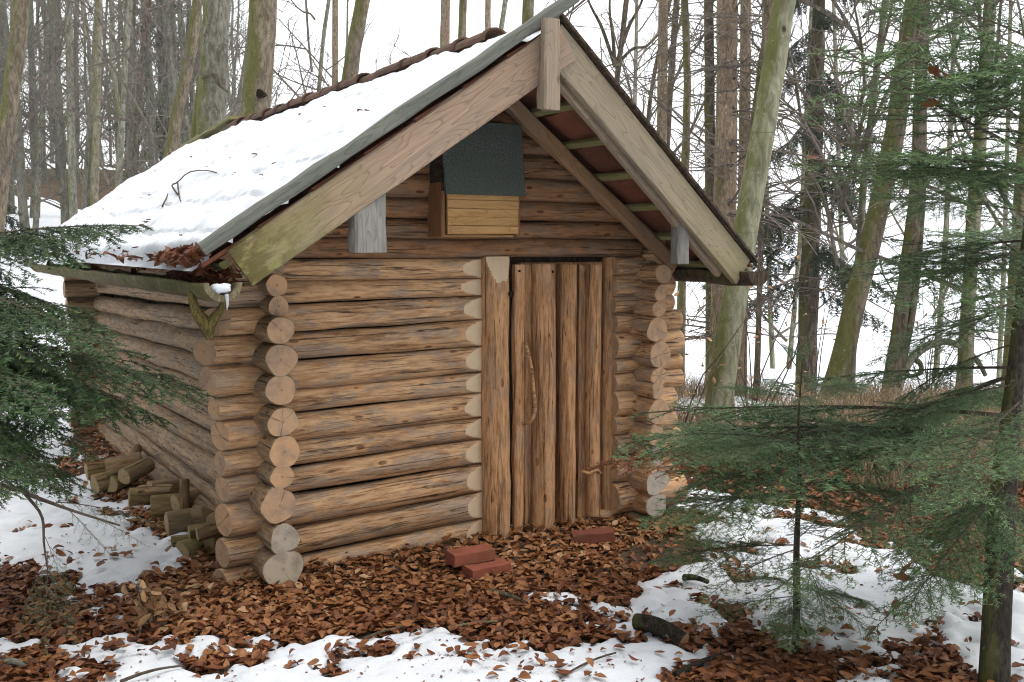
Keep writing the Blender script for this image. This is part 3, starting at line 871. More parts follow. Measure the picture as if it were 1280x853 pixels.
# footing blocks
def rock(name, loc, size, seed, mat, parent, rough=0.08):
    r_ = np.random.default_rng(seed)
    k, m = 12, 8
    rings = []
    for a in np.linspace(0.12, math.pi - 0.12, m):
        ring = []
        for t in np.linspace(0, 2 * math.pi, k, endpoint=False):
            s = 1 + r_.uniform(-rough, rough)
            c_ = lambda q: math.copysign(abs(q) ** 0.6, q)
            ring.append((size[0] * c_(math.sin(a)) * c_(math.cos(t)) * s, size[1] * c_(math.sin(a)) * c_(math.sin(t)) * s, -size[2] * c_(math.cos(a)) * s))
        rings.append(ring)
    return link(name, loft(rings, [mat], None, (0, 0), name), parent, loc=loc)
rock('footing', (2.36, -0.05, -0.075), (0.14, 0.14, 0.08), 5, M['footing'], cabin)
rock('footing', (0.02, -0.05, -0.085), (0.13, 0.13, 0.05), 6, M['footing'], cabin)

# ---- door
door = empty('door', parent=cabin)
frame_ = empty('door_frame', parent=cabin)
DM = [M['log_door'], M['end'], M['cut']]
def zlog(name, parent, u0, u1, ypl, vb, vt, seed, mats, depth=None, zb=None, **kw):
    a, b_ = at(u0, 500, 1, ypl), at(u1, 500, 1, ypl)
    x0, x1 = a[0], b_[0]
    z0 = at((u0 + u1) / 2, vb, 1, ypl)[2] if zb is None else zb
    z1 = at((u0 + u1) / 2, vt, 1, ypl)[2]
    r = (x1 - x0) / 2
    # local -Y looks out of the wall: local X up, local Y = +world Y
    Mx = Matrix(((0, 0, -1, (x0 + x1) / 2), (0, 1, 0, ypl + (depth if depth is not None else r)), (1, 0, 0, z0), (0, 0, 0, 1)))
    me = log_mesh(z1 - z0, r * 1.03, r * 0.98, seed, mats, **kw)
    return link(name, me, parent, Mx)
zlog('post', frame_, 612, 644, -0.115, 687, 321, 300, DM, hew_end=0.17, k=44, rough=0.05, bow=0.006, lump=0.08)
zlog('post', frame_, 758, 776, -0.01, 640, 322, 301, DM, rough=0.03)
def zboard(parent, u0, u1, ypl, vb, vt, seed, t=0.03, name='plank', mat=None):
    a, b_ = at(u0, 500, 1, ypl), at(u1, 500, 1, ypl)
    um = (u0 + u1) / 2
    z0, z1 = at(um, vb, 1, ypl)[2], at(um, vt, 1, ypl)[2]
    return beam(name, ((a[0] + b_[0]) / 2, ypl + t / 2, z0), ((a[0] + b_[0]) / 2, ypl + t / 2, z1), b_[0] - a[0], t, (0, 1, 0), mat or M['log_door'], parent, seed, jit=0.0025, ch=0.008)
zboard(frame_, 644.5, 656, -0.072, 676, 331, 310, 0.05, 'strip')
zboard(door, 655, 676, 0.0, 672, 331, 311, 0.05)
zlog('plank', door, 673.5, 699.5, -0.09, 668, 330, 312, DM, rough=0.04, lump=0.06, flat=0.045)
zboard(door, 699, 708, 0.0, 664, 331, 313, 0.04)
zlog('plank', door, 707.5, 725, -0.08, 662, 331, 314, DM, rough=0.06, lump=0.08, flat=0.045)
zboard(door, 724, 740, -0.01, 655, 331, 315, 0.04)
zlog('plank', door, 740, 755.5, -0.08, 646, 331, 316, DM, rough=0.03, lump=0.05, flat=0.045)
zboard(door, 650, 757, 0.045, 660, 328, 317, 0.03, 'backing')
# bent-branch door handle
hp = [at(u, v, 1, y_) for u, v, y_ in ((656, 428, -0.075), (660, 440, -0.12), (664.5, 462, -0.135), (667, 490, -0.135), (668.5, 512, -0.13), (663, 527, -0.115), (654, 530, -0.075))]
hp = smooth_path(hp, 26)
tube_obj('handle', hp, np.interp(np.linspace(0, 1, 26), [0, 0.15, 0.5, 0.85, 1], [0.008, 0.010, 0.011, 0.013, 0.010]), [M['log_door']], door, 9, 4, 0.1)
# wooden turn-latch low on the door
pl_ = [at(u, v, 1, -0.09) for u, v in ((727, 589), (736, 592), (746, 588), (751, 592))]
tube_obj('latch', smooth_path(pl_, 10), np.linspace(0.011, 0.008, 10), [M['log_door']], door, 8, 5, 0.15)
# peg holes
def peg(u, v, y_, r, parent):
    p = at(u, v, 1, y_)
    return tube_obj('peg_hole', [p + np.array([0, 0.01, 0]), p + np.array([0, -0.0015, 0])], [r, r * 0.9], [M['nail']], parent, 10, 1, 0.1)
peg(691, 340, -0.085, 0.009, door); peg(649.5, 339, -0.073, 0.008, frame_)
pk = peg(640, 368, -0.115, 0.019, frame_)

# ---- roof: ridge sticks out furthest (a prow), so every row starts a little further out towards the ridge
roof = empty('roof', parent=cabin)
Y_R, Y_EL, Y_ER, Y_B = -0.86, -0.66, -0.60, 5.25
def slope(side):
    E = EL if side < 0 else ER
    a = np.array([RIDGE_X, 0, RIDGE_Z]); b_ = np.array([E[0], 0, E[1]])
    d = b_ - a; ln = np.linalg.norm(d); d /= ln
    nrm = np.array([-d[2] * 1, 0, d[0]]) if side > 0 else np.array([d[2], 0, -d[0]])
    if nrm[2] < 0:
        nrm = -nrm
    return a, d, ln, nrm, (Y_EL if side < 0 else Y_ER)

tile_w, rows, cols = 0.305, 7, 20
for side in (-1, 1):
    a, d, ln, nrm, ye = slope(side)
    expo = ln / rows
    me = None
    th = np.linspace(0, 1, 7)
    prof_ = 0.016 * np.sin(th * 2 * math.pi)
    rings = []
    for x in (0.0, expo + 0.05):
        up_ = [(x, (t - 0.5) * (tile_w + 0.012), p) for t, p in zip(th, prof_)]
        dn = [(x, (t - 0.5) * (tile_w + 0.012), p - 0.016) for t, p in zip(th, prof_)][::-1]
        rings.append(up_ + dn)
    me = loft(rings, [M['tile']], None, (0, 0), 'tile', smooth=False)
    for rI in range(rows):
        s0 = (rI * expo) / ln
        y0 = Y_R + (ye - Y_R) * (s0 + 0.5 / rows) + 0.02
        for c_ in range(cols):
            o = a + d * (rI * expo - 0.02 if rI else 0.0) + nrm * (-0.035 + 0.004 * rl.uniform(-1, 1))
            y = y0 + (c_ + 0.5) * tile_w
            if y > Y_B:
                continue
            tilt = d + nrm * 0.045
            link('tile', me, roof, frame((o[0], y, o[2] + 0.0), tilt, tuple(nrm)))
    # battens under the tiles, rafters under the battens
    for bI in range(7):
        s = 0.10 + bI * 0.145
        p = a + d * ln * s - nrm * 0.085
        y0 = Y_R + (ye - Y_R) * s + 0.05
        beam('batten', (p[0], y0, p[2]), (p[0], Y_B - 0.05, p[2]), 0.045, 0.03, tuple(nrm), M['batten'], roof, 400 + bI, nseg=8)
    for yI, y in enumerate((-0.14, 1.3, 2.8, 4.45)):
        p0 = a - nrm * 0.145 + d * 0.02; p1 = a + d * (ln * 0.93) - nrm * 0.145
        beam('rafter', (p0[0], y, p0[2]), (p1[0], y, p1[2]), 0.065, 0.085, tuple(nrm), M['rafter'], roof, 410 + yI, ch=0.015, jit=0.004)
# ridge purlin and wall purlins carrying the front overhang
link('purlin', log_mesh(1.2, 0.05, 0.05, 420, GM), roof, frame((RIDGE_X, -0.78, RIDGE_Z - 0.22), (0, 1, 0), (0, 0, 1)))

def on_roof(side, s, y, lift=0.0):
    a, d, ln, nrm, ye = slope(side)
    p = a + d * ln * s + nrm * lift
    return np.array([p[0], y, p[2]])
# bargeboards: a broad one on each side, standing on edge along the rake
aL, dL, lnL, nL, _ = slope(-1); aR, dR, lnR, nR, _ = slope(1)
def rake(side, s, lift, out):
    _, _, _, _, ye = slope(side)
    return on_roof(side, s, Y_R + (ye - Y_R) * s - out, lift)
BW = 0.185
bb = beam('bargeboard', rake(-1, 0.012, -0.035 - BW / 2, 0.0), rake(-1, 0.955, -0.035 - BW / 2, 0.0), 0.042, BW, tuple(nL), M['barge'], roof, 430, jit=0.0015, ch=0.005)
bb['label'] = 'wide pinkish board with green algae at its low end'
bb2 = beam('bargeboard', rake(1, 0.018, -0.02 - 0.175 / 2, 0.0), rake(1, 0.985, -0.02 - 0.175 / 2, 0.0), 0.042, 0.175, tuple(nR), M['barge_r'], roof, 431, jit=0.0015, ch=0.005)
bb2['label'] = 'yellowish weathered board on the door side'
# second, narrower board behind the right one
beam('bargeboard', rake(1, 0.06, -0.16, -0.05), rake(1, 0.93, -0.17, -0.05), 0.04, 0.11, tuple(nR), M['king'], roof, 432, jit=0.002)
# verge boards on top
beam('verge_board', rake(-1, -0.055, 0.030, 0.035), rake(-1, 1.0, 0.030, 0.03), 0.05, 0.058, tuple(nL), M['grey_board'], roof, 433, jit=0.003, ch=0.01)
beam('verge_board', rake(-1, -0.03, 0.02, -0.005), rake(-1, 0.99, 0.02, -0.005), 0.025, 0.04, tuple(nL), M['grey_board'], roof, 434, jit=0.003)
vf = beam('verge_felt', rake(1, -0.005, 0.0, 0.03), rake(1, 1.005, 0.0, 0.03), 0.03, 0.016, tuple(nR), M['gutter_dark'], roof, 435, jit=0.001, ch=0.003)
vf2 = beam('verge_felt', rake(1, 0.0, 0.0, -0.12), rake(1, 1.005, 0.0, -0.12), 0.25, 0.012, tuple(nR), M['gutter_dark'], roof, 436, jit=0.001, ch=0.003)
# king post at the apex (a split pole in two halves) and the hanging posts below the boards
def hang(name, u0, u1, v0, v1, ypl, t, mat, seed, label=None):
    a, b_ = at((u0 + u1) / 2, v0, 1, ypl), at((u0 + u1) / 2, v1, 1, ypl)
    xm = (a[0] + b_[0]) / 2
    w = (u1 - u0) * np.dot(b_ - CAM, FWD) / F_PX / 0.853
    o = beam(name, (xm, ypl, b_[2]), (xm, ypl, a[2]), w, t, (0, 1, 0), mat, roof, seed, jit=0.002, ch=0.01, nseg=5)
    if label:
        o['label'] = label
hang('king_post', 678, 698, 24, 138, -0.925, 0.05, M['king'], 440)
hang('king_post', 673, 684, 60, 136, -0.845, 0.05, M['king'], 441)
hang('hanging_post', 441, 477, 225, 316, -0.70, 0.09, M['grey_post'], 442, 'short silver-grey post hanging behind the left bargeboard')
hang('hanging_post', 842, 858, 255, 330, -0.62, 0.08, M['grey_post'], 443, 'short grey post hanging behind the right bargeboard')
# horizontal tie at the right eave end
p0, p1 = at(786, 283, 1, -0.12), at(842, 283, 1, -0.45)
# ridge tiles
k = 9
for i in range(14):
    y0 = -0.30 + i * 0.335
    rings = []
    for x, rr_ in ((0, 0.085), (0.03, 0.085), (0.04, 0.077), (0.40, 0.068)):
        t = np.linspace(-0.15, math.pi + 0.15, k)
        o_ = [(x, rr_ * math.cos(q), rr_ * 0.75 * math.sin(q)) for q in t]
        i_ = [(x, (rr_ - 0.014) * math.cos(q), (rr_ - 0.014) * 0.75 * math.sin(q)) for q in t][::-1]
        rings.append(o_ + i_)
    me = loft(rings, [M['ridge']], None, (0, 0), 'ridge_tile', smooth=False)
    link('ridge_tile', me, roof, frame((RIDGE_X + rl.uniform(-0.01, 0.01), y0, RIDGE_Z - 0.015 + rl.uniform(-0.006, 0.006)), (rl.uniform(-0.03, 0.03), 1, rl.uniform(-0.02, 0.01)), (0, 0, 1)))
rp = beam('ridge_plank', (RIDGE_X - 0.03, 4.25, RIDGE_Z + 0.06), (RIDGE_X - 0.05, 5.95, RIDGE_Z - 0.065), 0.12, 0.03, (0, 0, 1), M['batten'], roof, 450, jit=0.004)
rp['label'] = 'loose mossy plank capping the far ridge end'

# ---- gutters, hollowed half-poles under the eaves
def gutter(x, z, y0, y1, r, ri, mat, seed, inner):
    r_ = np.random.default_rng(seed)
    ys = np.linspace(y0, y1, 26)
    t = np.linspace(math.pi, 2 * math.pi, 12)
    rings = []
    for i, y in enumerate(ys):
        j = r_.normal(0, 0.004, 2)
        o_ = [(x + j[0] + r * math.cos(q), y, z + j[1] + r * math.sin(q)) for q in t]
        i_ = [(x + j[0] + ri * math.cos(q), y, z + j[1] + ri * math.sin(q) * 0.9) for q in t][::-1]
        rings.append(o_ + i_)
    return link('gutter', loft(rings, [mat, inner], None, (1, 1), 'gutter'), cabin)
g1 = gutter(-0.395, 1.505, -0.73, 5.2, 0.082, 0.058, M['gutter'], 1, M['gutter'])
g1['label'] = 'hollowed half-log gutter filled with leaves and ice'
GRX, GRZ = at(947, 345, 1, -0.66)[0], at(947, 345, 1, -0.66)[2]
g2 = gutter(GRX - 0.03, GRZ + 0.03, -0.70, 5.2, 0.085, 0.025, M['gutter_dark'], 2, M['gutter_dark'])
g2['label'] = 'dark wet half-log gutter on the door side'
# forked branch carrying the left gutter
GB = lambda u, v: at(u, v, 1, -0.50)
for pts, rad in (([GB(262, 424), GB(258, 408), GB(246, 392), GB(240, 375), GB(239, 366)], (0.020, 0.036, 0.026, 0.018, 0.013)),
                 ([GB(259, 412), GB(267, 398), GB(276, 386), GB(281, 374)], (0.034, 0.026, 0.018, 0.012)),
                 ([GB(260, 414) + np.array([0.0, 0.0, 0.0]), GB(264, 408) + np.array([0.02, 0.14, -0.02]), GB(272, 402) + np.array([0.05, 0.42, -0.03])], (0.026, 0.02, 0.018))):
    P = smooth_path(pts, 12)
    tube_obj('gutter_bracket', P, np.interp(np.linspace(0, 1, 12), np.linspace(0, 1, len(rad)), rad), [M['moss_fork']], cabin, 9, 3, 0.18)

# ---- snow on the roof
def roof_pt(u, v, lift):
    d = ray(u, v); a, dd, ln, nrm, _ = slope(-1)
    t = np.dot((a + nrm * lift) - CAM, nrm) / np.dot(d, nrm)
    return CAM + d * t
HOLES = []
for u, v, hr in ((187, 284, 0.085), (149, 296, 0.075), (117, 292, 0.07), (163, 321, 0.05)):
    p = roof_pt(u, v, 0.03); a_, d_2, ln_2, _, _ = slope(-1)
    HOLES.append((float(np.dot(p - a_, d_2)) / ln_2, float(p[1]), hr))
def roof_snow(side, name, label, depth):
    a, d, ln, nrm, ye = slope(side)
    ns, ny = 120, 330
    s = np.linspace(0.0, 1.035, ns); 
    rows_ = []
    yy = np.linspace(0, 1, ny)
    Sg, Yg = np.meshgrid(s, yy, indexing='ij')
    y0 = Y_R + (ye - Y_R) * Sg + 0.05
    Yw = y0 + (Y_B + 0.03 - y0) * Yg
    n = fbm(Sg * ln, Yw, 61 + side, 3.0, 4, 0.55) - 0.5
    n2 = fbm(Sg * ln, Yw, 71 + side, 14.0, 3, 0.6) - 0.5
    t = depth + 0.055 * n + 0.022 * n2
    t *= 1.0
    t -= 0.10 * (1 - sstep(Sg * ln + 0.10 * n + 0.06 * fbm(Yw, Yw * 0, 5, 4, 3), 0.10, 0.26))          # melted back from the ridge tiles
    low = 1.02 + 0.05 * (fbm(Yw, Yw * 0, 8, 2.3, 4) - 0.5) - 0.035 * np.exp(-((Yw + 0.45) / 0.25) ** 2)      # ragged lower rim
    t -= 0.12 * sstep(Sg, low - 0.03, low + 0.02)
    t -= 0.05 * (1 - sstep(Yg, 0, 0.006))
    # little slits over the tile joints
    row = np.abs(((Sg * 7 + 0.15 * n) % 1) - 0.5)
    t -= 0.030 * sstep(0.07 - row, 0, 0.07) * sstep(n2 + 0.35 * sstep(Sg, 0.45, 0.95), 0.05, 0.30)
    if side < 0:
        for hs, hy, hr in HOLES:
            t -= 0.11 * np.exp(-(((Sg - hs) * ln / (hr * 0.7)) ** 2 + ((Yw - hy) / hr) ** 2) ** 2)
    t = np.maximum(t, -0.028)
    P = a[None, None, :] + d[None, None, :] * (Sg * ln)[..., None] + nrm[None, None, :] * (t - 0.005)[..., None]
    P[..., 1] = Yw
    i = np.arange(ns - 1)[:, None] * ny; j = np.arange(ny - 1)[None, :]
    Fc = np.stack([i + j, i + j + 1, i + ny + j + 1, i + ny + j], -1).reshape(-1, 4)
    if side > 0:
        Fc = Fc[:, ::-1]
    o = link(name, np_mesh(name, P.reshape(-1, 3), [(Fc, 0)], [M['snow']]))
    tag(o, label, 'snow', kind='stuff')
roof_snow(-1, 'roof_snow', 'thick white snow blanket on the near roof slope', 0.05)
roof_snow(1, 'roof_snow', 'thin snow on the far roof slope behind the bargeboard', 0.022)

# ================================================================== THINGS AT THE CABIN
# wall box in the gable: slatted front below a sloping felt-covered lid
YB = -0.235
pl, pr = at(555.5, 290, 1, YB), at(655, 290, 1, YB)
bx0, bx1 = pl[0], pr[0]
bz0, bzf, bz1 = at(600, 296, 1, YB)[2], at(600, 243, 1, YB)[2], at(600, 153, 1, YB + 0.05)[2]
box = tag(empty('wall_box', ((bx0 + bx1) / 2, YB / 2, bz0)), 'wooden slatted box with green felt lid fixed in the gable', 'wall box')
ox, oy, oz = (bx0 + bx1) / 2, YB / 2, bz0
hw = (bx1 - bx0) / 2; hh = bzf - bz0 + 0.06
for sgn, nm in ((-1, 'side'), (1, 'side')):
    beam('side_panel', (sgn * (hw - 0.014), 0, 0), (sgn * (hw - 0.014), 0, hh), 0.024, 0.17, (0, 1, 0), M['slat_dark'], box, 500 + sgn, jit=0.001)
nsl = 6
for i in range(nsl):
    z = 0.012 + (i + 0.5) * (hh - 0.01) / nsl
    beam('slat', (-hw + 0.028, YB / 2 + 0.022, z), (hw - 0.028, YB / 2 + 0.022 + rl.uniform(-0.003, 0.003), z + rl.uniform(-0.002, 0.002)), 0.014, (hh / nsl) * 0.93, (0, 0, 1), M['slat'], box, 510 + i, jit=0.0008, ch=0.003, nseg=4)
beam('floor_board', (-hw + 0.028, 0.02, 0.006), (hw - 0.028, 0.02, 0.006), 0.15, 0.012, (0, 0, 1), M['slat'], box, 520, jit=0.001)
beam('back_panel', (0, 0.075, 0.0), (0, 0.075, bz1 - bz0), 2 * hw - 0.02, 0.016, (0, 1, 0), M['slat_dark'], box, 521)
# felt lid, hanging steeply forward; its own bulk behind it
me = beam_mesh(0.001 + math.hypot(bz1 - bzf + 0.0, 0.05), 2 * hw + 0.004, 0.014, 530, [M['felt']], ch=0.004, jit=0.0012, nseg=7)
link('lid', me, box, frame((0, YB / 2 - 0.012, bzf - bz0 - 0.004), (0, 0.05, bz1 - bzf), (0, -1, 0)))
for sgn in (-1, 1):
    beam('lid_cheek', (sgn * (hw - 0.012), -0.015, hh - 0.05), (sgn * (hw - 0.012), 0.0, bz1 - bz0 - 0.02), 0.02, 0.15, (0, 1, 0), M['gutter_dark'], box, 540)
beam('lid_top', (-hw + 0.01, 0.01, bz1 - bz0 - 0.012), (hw - 0.01, 0.01, bz1 - bz0 - 0.012), 0.15, 0.016, (0, 0, 1), M['felt'], box, 541)

# bricks by the door
def brick(u, v, z, yaw, label, tilt=0.0, size=(0.235, 0.113, 0.062), ypl=None):
    p = at(u, v, 2, z)
    me = beam_mesh(size[0], size[1], size[2], int(u), [M['brick']], ch=0.004, jit=0.0012, nseg=3)
    o = link('brick', me)
    d = Vector((math.cos(yaw), math.sin(yaw), tilt))
    o.matrix_world = frame((p[0] - d[0] * size[0] / 2, p[1] - d[1] * size[0] / 2, z - size[2] / 2), d, (0, 0, 1))
    tag(o, label, 'brick', 'loose red bricks on the doorstep')
brick(588, 687, 0.075, R(-3), 'red brick lying on top of another at the foot of the door post')
brick(608, 705, 0.012, R(2), 'red brick half under another brick, flat in the leaves by the post')
brick(741, 667, 0.02, R(-28), 'single red brick tilted in the leaves before the door', 0.10)

# ---- firewood along the left wall
def chunk(name, u, v, z, r, ln, yaw, tilt, mats, seed, label, half=False, upright=False, group='firewood thrown along the cabin wall', x=None):
    p = at(u, v, 0, x) if x is not None else at(u, v, 2, z)
    me = log_mesh(ln, r, r * 0.96, seed, mats, k=14, rough=0.11, bow=0.0, lump=0.1, flat=(0.01 if half else None))
    d = Vector((math.cos(yaw) * math.cos(tilt), math.sin(yaw) * math.cos(tilt), math.sin(tilt)))
    o = link(name, me)
    o.matrix_world = frame(tuple(p), d, (0, 0, 1) if abs(d[2]) < 0.9 else (0, 1, 0)) @ Matrix.Rotation(seed * 1.7, 4, 'X')
    tag(o, label, 'firewood', group)
M['old_log'] = peeled_wood('old_log', (0.30, 0.205, 0.11), (0.18, 0.115, 0.055), (0.15, 0.13, 0.10), (0.08, 0.045, 0.02), 0.6, 0.35)
MO = [M['log_moss'], M['end_moss'], M['cut']]; PA = [M['old_log'], M['end_moss'], M['cut']]
FW = [(255, 680, 0.03, 0.062, 0.30, R(4), R(4), MO, 'mossy green round billet tucked against the cabin corner'),
      (232, 672, 0.05, 0.058, 0.34, R(-12), R(5), MO, 'longer mossy split log next to the cabin corner', True),
      (262, 655, 0.12, 0.05, 0.22, R(20), R(10), MO, 'short green billet lying on top of two mossy logs'),
      (246, 640, 0.14, 0.062, 0.10, R(-60), R(8), PA, 'half-moon wood slice leaning on the wall', True),
      (224, 640, 0.08, 0.036, 0.20, R(95), R(78), PA, 'upright rounded slab standing between the billets'),
      (203, 655, 0.05, 0.065, 0.26, R(10), R(3), PA, 'pale billet with its round end showing, in mid-pile'),
      (184, 636, 0.05, 0.072, 0.30, R(-6), R(0), MO, 'thick greenish squared block in the middle of the pile'),
      (182, 605, 0.15, 0.066, 0.26, R(8), R(2), PA, 'thick block stacked on the greenish block'),
      (196, 612, 0.12, 0.04, 0.18, R(-25), R(6), PA, 'small half-round piece between two thick blocks', True),
      (156, 622, 0.03, 0.05, 0.22, R(15), R(0), MO, 'low mossy chunk below the leaning pole'),
      (133, 606, 0.06, 0.052, 0.24, R(25), R(0), MO, 'small round log at the far end of the pile'),
      (113, 606, 0.05, 0.06, 0.26, R(5), R(0), PA, 'short thick piece at the very far end of the wall'),
      (128, 585, 0.16, 0.055, 0.24, R(0), R(3), PA, 'piece stacked above the far round log'),
      (222, 690, 0.0, 0.05, 0.26, R(40), R(0), MO, 'weathered stick of wood half buried in the leaves')]
FW += [(240, 665, 0.11, 0.055, 0.24, R(-15), R(5), PA, 'split piece wedged above the two mossy corner logs', True),
       (214, 632, 0.10, 0.05, 0.22, R(30), R(4), PA, 'short billet beside the upright slab'),
       (170, 618, 0.09, 0.052, 0.24, R(-20), R(6), PA, 'brown piece between leaning pole and thick blocks', True),
       (150, 596, 0.14, 0.05, 0.24, R(12), R(4), PA, 'upper piece behind the leaning pole'),
       (212, 672, 0.02, 0.055, 0.24, R(-30), R(0), MO, 'flat mossy piece at the outer foot of the pile', True),
       (104, 590, 0.13, 0.05, 0.24, R(-8), R(2), PA, 'topmost piece at the far end of the pile')]
for i, f in enumerate(FW):
    u, v, z, r, ln, yw, tl, mats, lab = f[:9]
    chunk('firewood', u + 5, v, z + 0.02, r * 1.12, ln * 0.95, yw + rl.uniform(-0.4, 0.4), tl + rl.uniform(-0.1, 0.12), mats, 600 + i, lab, half=len(f) > 9 or i % 3 == 1)
pb = at(149, 612, 2, 0.0); pt = at(172, 560, 0, -0.09)
pole = link('leaning_pole', log_mesh(float(np.linalg.norm(pt - pb)), 0.042, 0.036, 640, PA, k=12, rough=0.06), matrix=frame(tuple(pb), tuple(pt - pb), (0, -1, 0)))
tag(pole, 'split pole leaning against the left cabin wall', 'pole')

# ---- rotten log and sticks on the snow
def ground_log(name, pa, pb_, ra, rb, mats, label, cat, seed, lift=0.0, bend=0.02, k=12, rough=0.12, group=None):
    A = at(*pa, 2, 0.0); B = at(*pb_, 2, 0.0)
    n = 10
    t = np.linspace(0, 1, n)[:, None]
    P = A * (1 - t) + B * t
    P[:, 2] = top_z(P[:, 0], P[:, 1]) 
    P[:, 2] = np.linspace(P[0, 2], P[-1, 2], n) + ra * 0.75 + lift + bend * np.sin(np.linspace(0, math.pi, n))
    o = tube_obj(name, P - A, np.linspace(ra, rb, n), mats, None, k, seed, rough, loc=tuple(A))
    return tag(o, label, cat, group)
ground_log('rotten_log', (797, 782), (855, 799), 0.042, 0.040, [M['bark_black'], M['end']], 'short black-barked log lying on the snow', 'log', 3)
STK = [((612, 732), (668, 752), 0.013, 'bare stick lying in the leaves before the door', M['bark_dark']),
       ((455, 797), (520, 772), 0.006, 'thin twig in the leaves below the front wall', M['twig']),
       ((845, 838), (905, 812), 0.017, 'dark broken stick across the leaf patch by the black log', M['bark_black']),
       ((855, 722), (885, 731), 0.018, 'stub of dark wood poking out of the snow behind the black log', M['bark_black']),
       ((150, 850), (228, 835), 0.007, 'thin dark twig on the snow at the bottom edge', M['twig']),
       ((560, 777), (640, 770), 0.008, 'pale stick at the edge of leaves and snow', M['gutter']),
       ((700, 850), (770, 815), 0.005, 'wiry twig across snow and leaves near the bottom centre', M['twig']),
       ((0, 822), (35, 826), 0.02, 'grey piece of wood in the bottom corner leaves', M['bark_grey'])]
for i, (a, b_, r, lab, mt) in enumerate(STK):
    ground_log('stick', a, b_, r, r * 0.6, [mt], lab, 'stick', 20 + i, 0.012, 0.012, 7, 0.15, 'fallen sticks on the ground')

# ================================================================== LEAVES
def leaf_shape(r_, size):
    """beech leaf: pointed oval, folded along the midrib and curled"""
    l = size; w = size * r_.uniform(0.48, 0.62)
    xs = np.array([0, 0.16, 0.42, 0.72, 1.0]) * l
    ww = np.array([0.0, 0.58, 1.0, 0.72, 0.0]) * w / 2 * r_.uniform(0.88, 1.1, 5)
    curl = r_.uniform(-1.8, 3.0) / size * 0.38; fold = r_.uniform(0.1, 1.0); tw = r_.normal(0, 0.35)
    V = []
    for x, h in zip(xs, ww):
        zc = curl * (x - l / 2) ** 2
        if h == 0:
            V.append((x - l / 2, 0, zc))
        else:
            sk = r_.uniform(0.75, 1.25); tz = tw * (x / l - 0.5) * h
            V += [(x - l / 2, -h, zc + fold * h * 0.8 * sk - tz), (x - l / 2, 0, zc), (x - l / 2, h, zc + fold * h * 0.8 / sk + tz)]
    F3 = [(0, 2, 1), (0, 3, 2), (7, 8, 10), (8, 9, 10)]
    F4 = [(1, 2, 5, 4), (2, 3, 6, 5), (4, 5, 8, 7), (5, 6, 9, 8)]
    return np.array(V), np.array(F3), np.array(F4)

LV = [leaf_shape(rng, 1.0) for _ in range(14)]
def rot_batch(n, r_, tiltmax):
    yaw = r_.uniform(0, 6.28, n); ax = r_.uniform(0, 6.28, n); tl = np.abs(r_.normal(0, tiltmax, n))
    cy, sy = np.cos(yaw), np.sin(yaw)
    Rz = np.zeros((n, 3, 3)); Rz[:, 0, 0] = cy; Rz[:, 0, 1] = -sy; Rz[:, 1, 0] = sy; Rz[:, 1, 1] = cy; Rz[:, 2, 2] = 1
    k = np.stack([np.cos(ax), np.sin(ax), 0 * ax], 1)
    K = np.zeros((n, 3, 3)); K[:, 0, 2] = k[:, 1]; K[:, 1, 2] = -k[:, 0]; K[:, 2, 0] = -k[:, 1]; K[:, 2, 1] = k[:, 0]
    I = np.eye(3)[None]
    Rt = I + np.sin(tl)[:, None, None] * K + (1 - np.cos(tl))[:, None, None] * (K @ K)
    return Rt @ Rz

def leaf_cloud(pos, size, tint, r_, tiltmax, name, mat):
    n = len(pos)
    Rm = rot_batch(n, r_, tiltmax)
    var = r_.integers(0, len(LV), n)
    Vs, T3, T4, tt = [], [], [], []
    off = 0
    for q in range(len(LV)):
        idx = np.where(var == q)[0]
        if not len(idx):
            continue
        v, f3, f4 = LV[q]
        W = np.einsum('nij,vj->nvi', Rm[idx], v) * size[idx][:, None, None] + pos[idx][:, None, :]
        b0 = off + np.arange(len(idx))[:, None, None] * len(v)
        T3.append((f3[None] + b0).reshape(-1, 3)); T4.append((f4[None] + b0).reshape(-1, 4))
        Vs.append(W.reshape(-1, 3)); tt.append(np.repeat(tint[idx], len(v)))
        off += len(idx) * len(v)
    return np_mesh(name, np.vstack(Vs), [(np.vstack(T3), 0), (np.vstack(T4), 0)], [mat], np.concatenate(tt))

# scatter in view, denser where the ground is bare
n = 105000
ux = rng.uniform(-120, 1400, n); vv = 470 + (880 - 470) * rng.uniform(0, 1, n) ** 0.75
d_ = FWD[None] + RIGHT[None] * ((ux - CX) / F_PX)[:, None] - UP[None] * ((vv - CY) / F_PX)[:, None]
tt_ = -CAM[2] / d_[:, 2]
P = CAM[None] + d_ * tt_[:, None]
ok = (tt_ > 0) & (tt_ < 16)
P = P[ok]
# even out to a roughly uniform area density near, thinning with distance
dist = np.hypot(P[:, 0] - CAM[0], P[:, 1] - CAM[1])
keep = rng.uniform(0, 1, len(P)) < np.clip((dist / 7.0) ** 1.6, 0.10, 1)
P = P[keep]
sd = snow_depth(P[:, 0], P[:, 1])
pr_ = np.where(sd > 0.012, 0.02, np.where(sd > 0.0, 0.25, 1.0))
sp_ = fbm(P[:, 0], P[:, 1], 91, 1.6, 3)
pr_ = np.where(sd > 0.012, pr_ * (sp_ > 0.52) * 2.2, pr_)
insid = (P[:, 0] > -0.02) & (P[:, 0] < 2.4) & (P[:, 1] > 0.0) & (P[:, 1] < 4.7)
track = (np.hypot((P[:, 0] - 2.25) / 0.55, (P[:, 1] + 0.75) / 0.30) < 1)      # trodden earth by the door side
P = P[(rng.uniform(0, 1, len(P)) < pr_) & ~insid & ~(track & (rng.uniform(0, 1, len(P)) < 0.85))]
layer = np.abs(rng.normal(0, 0.014, len(P)))
P[:, 2] = top_z(P[:, 0], P[:, 1]) + 0.008 + layer
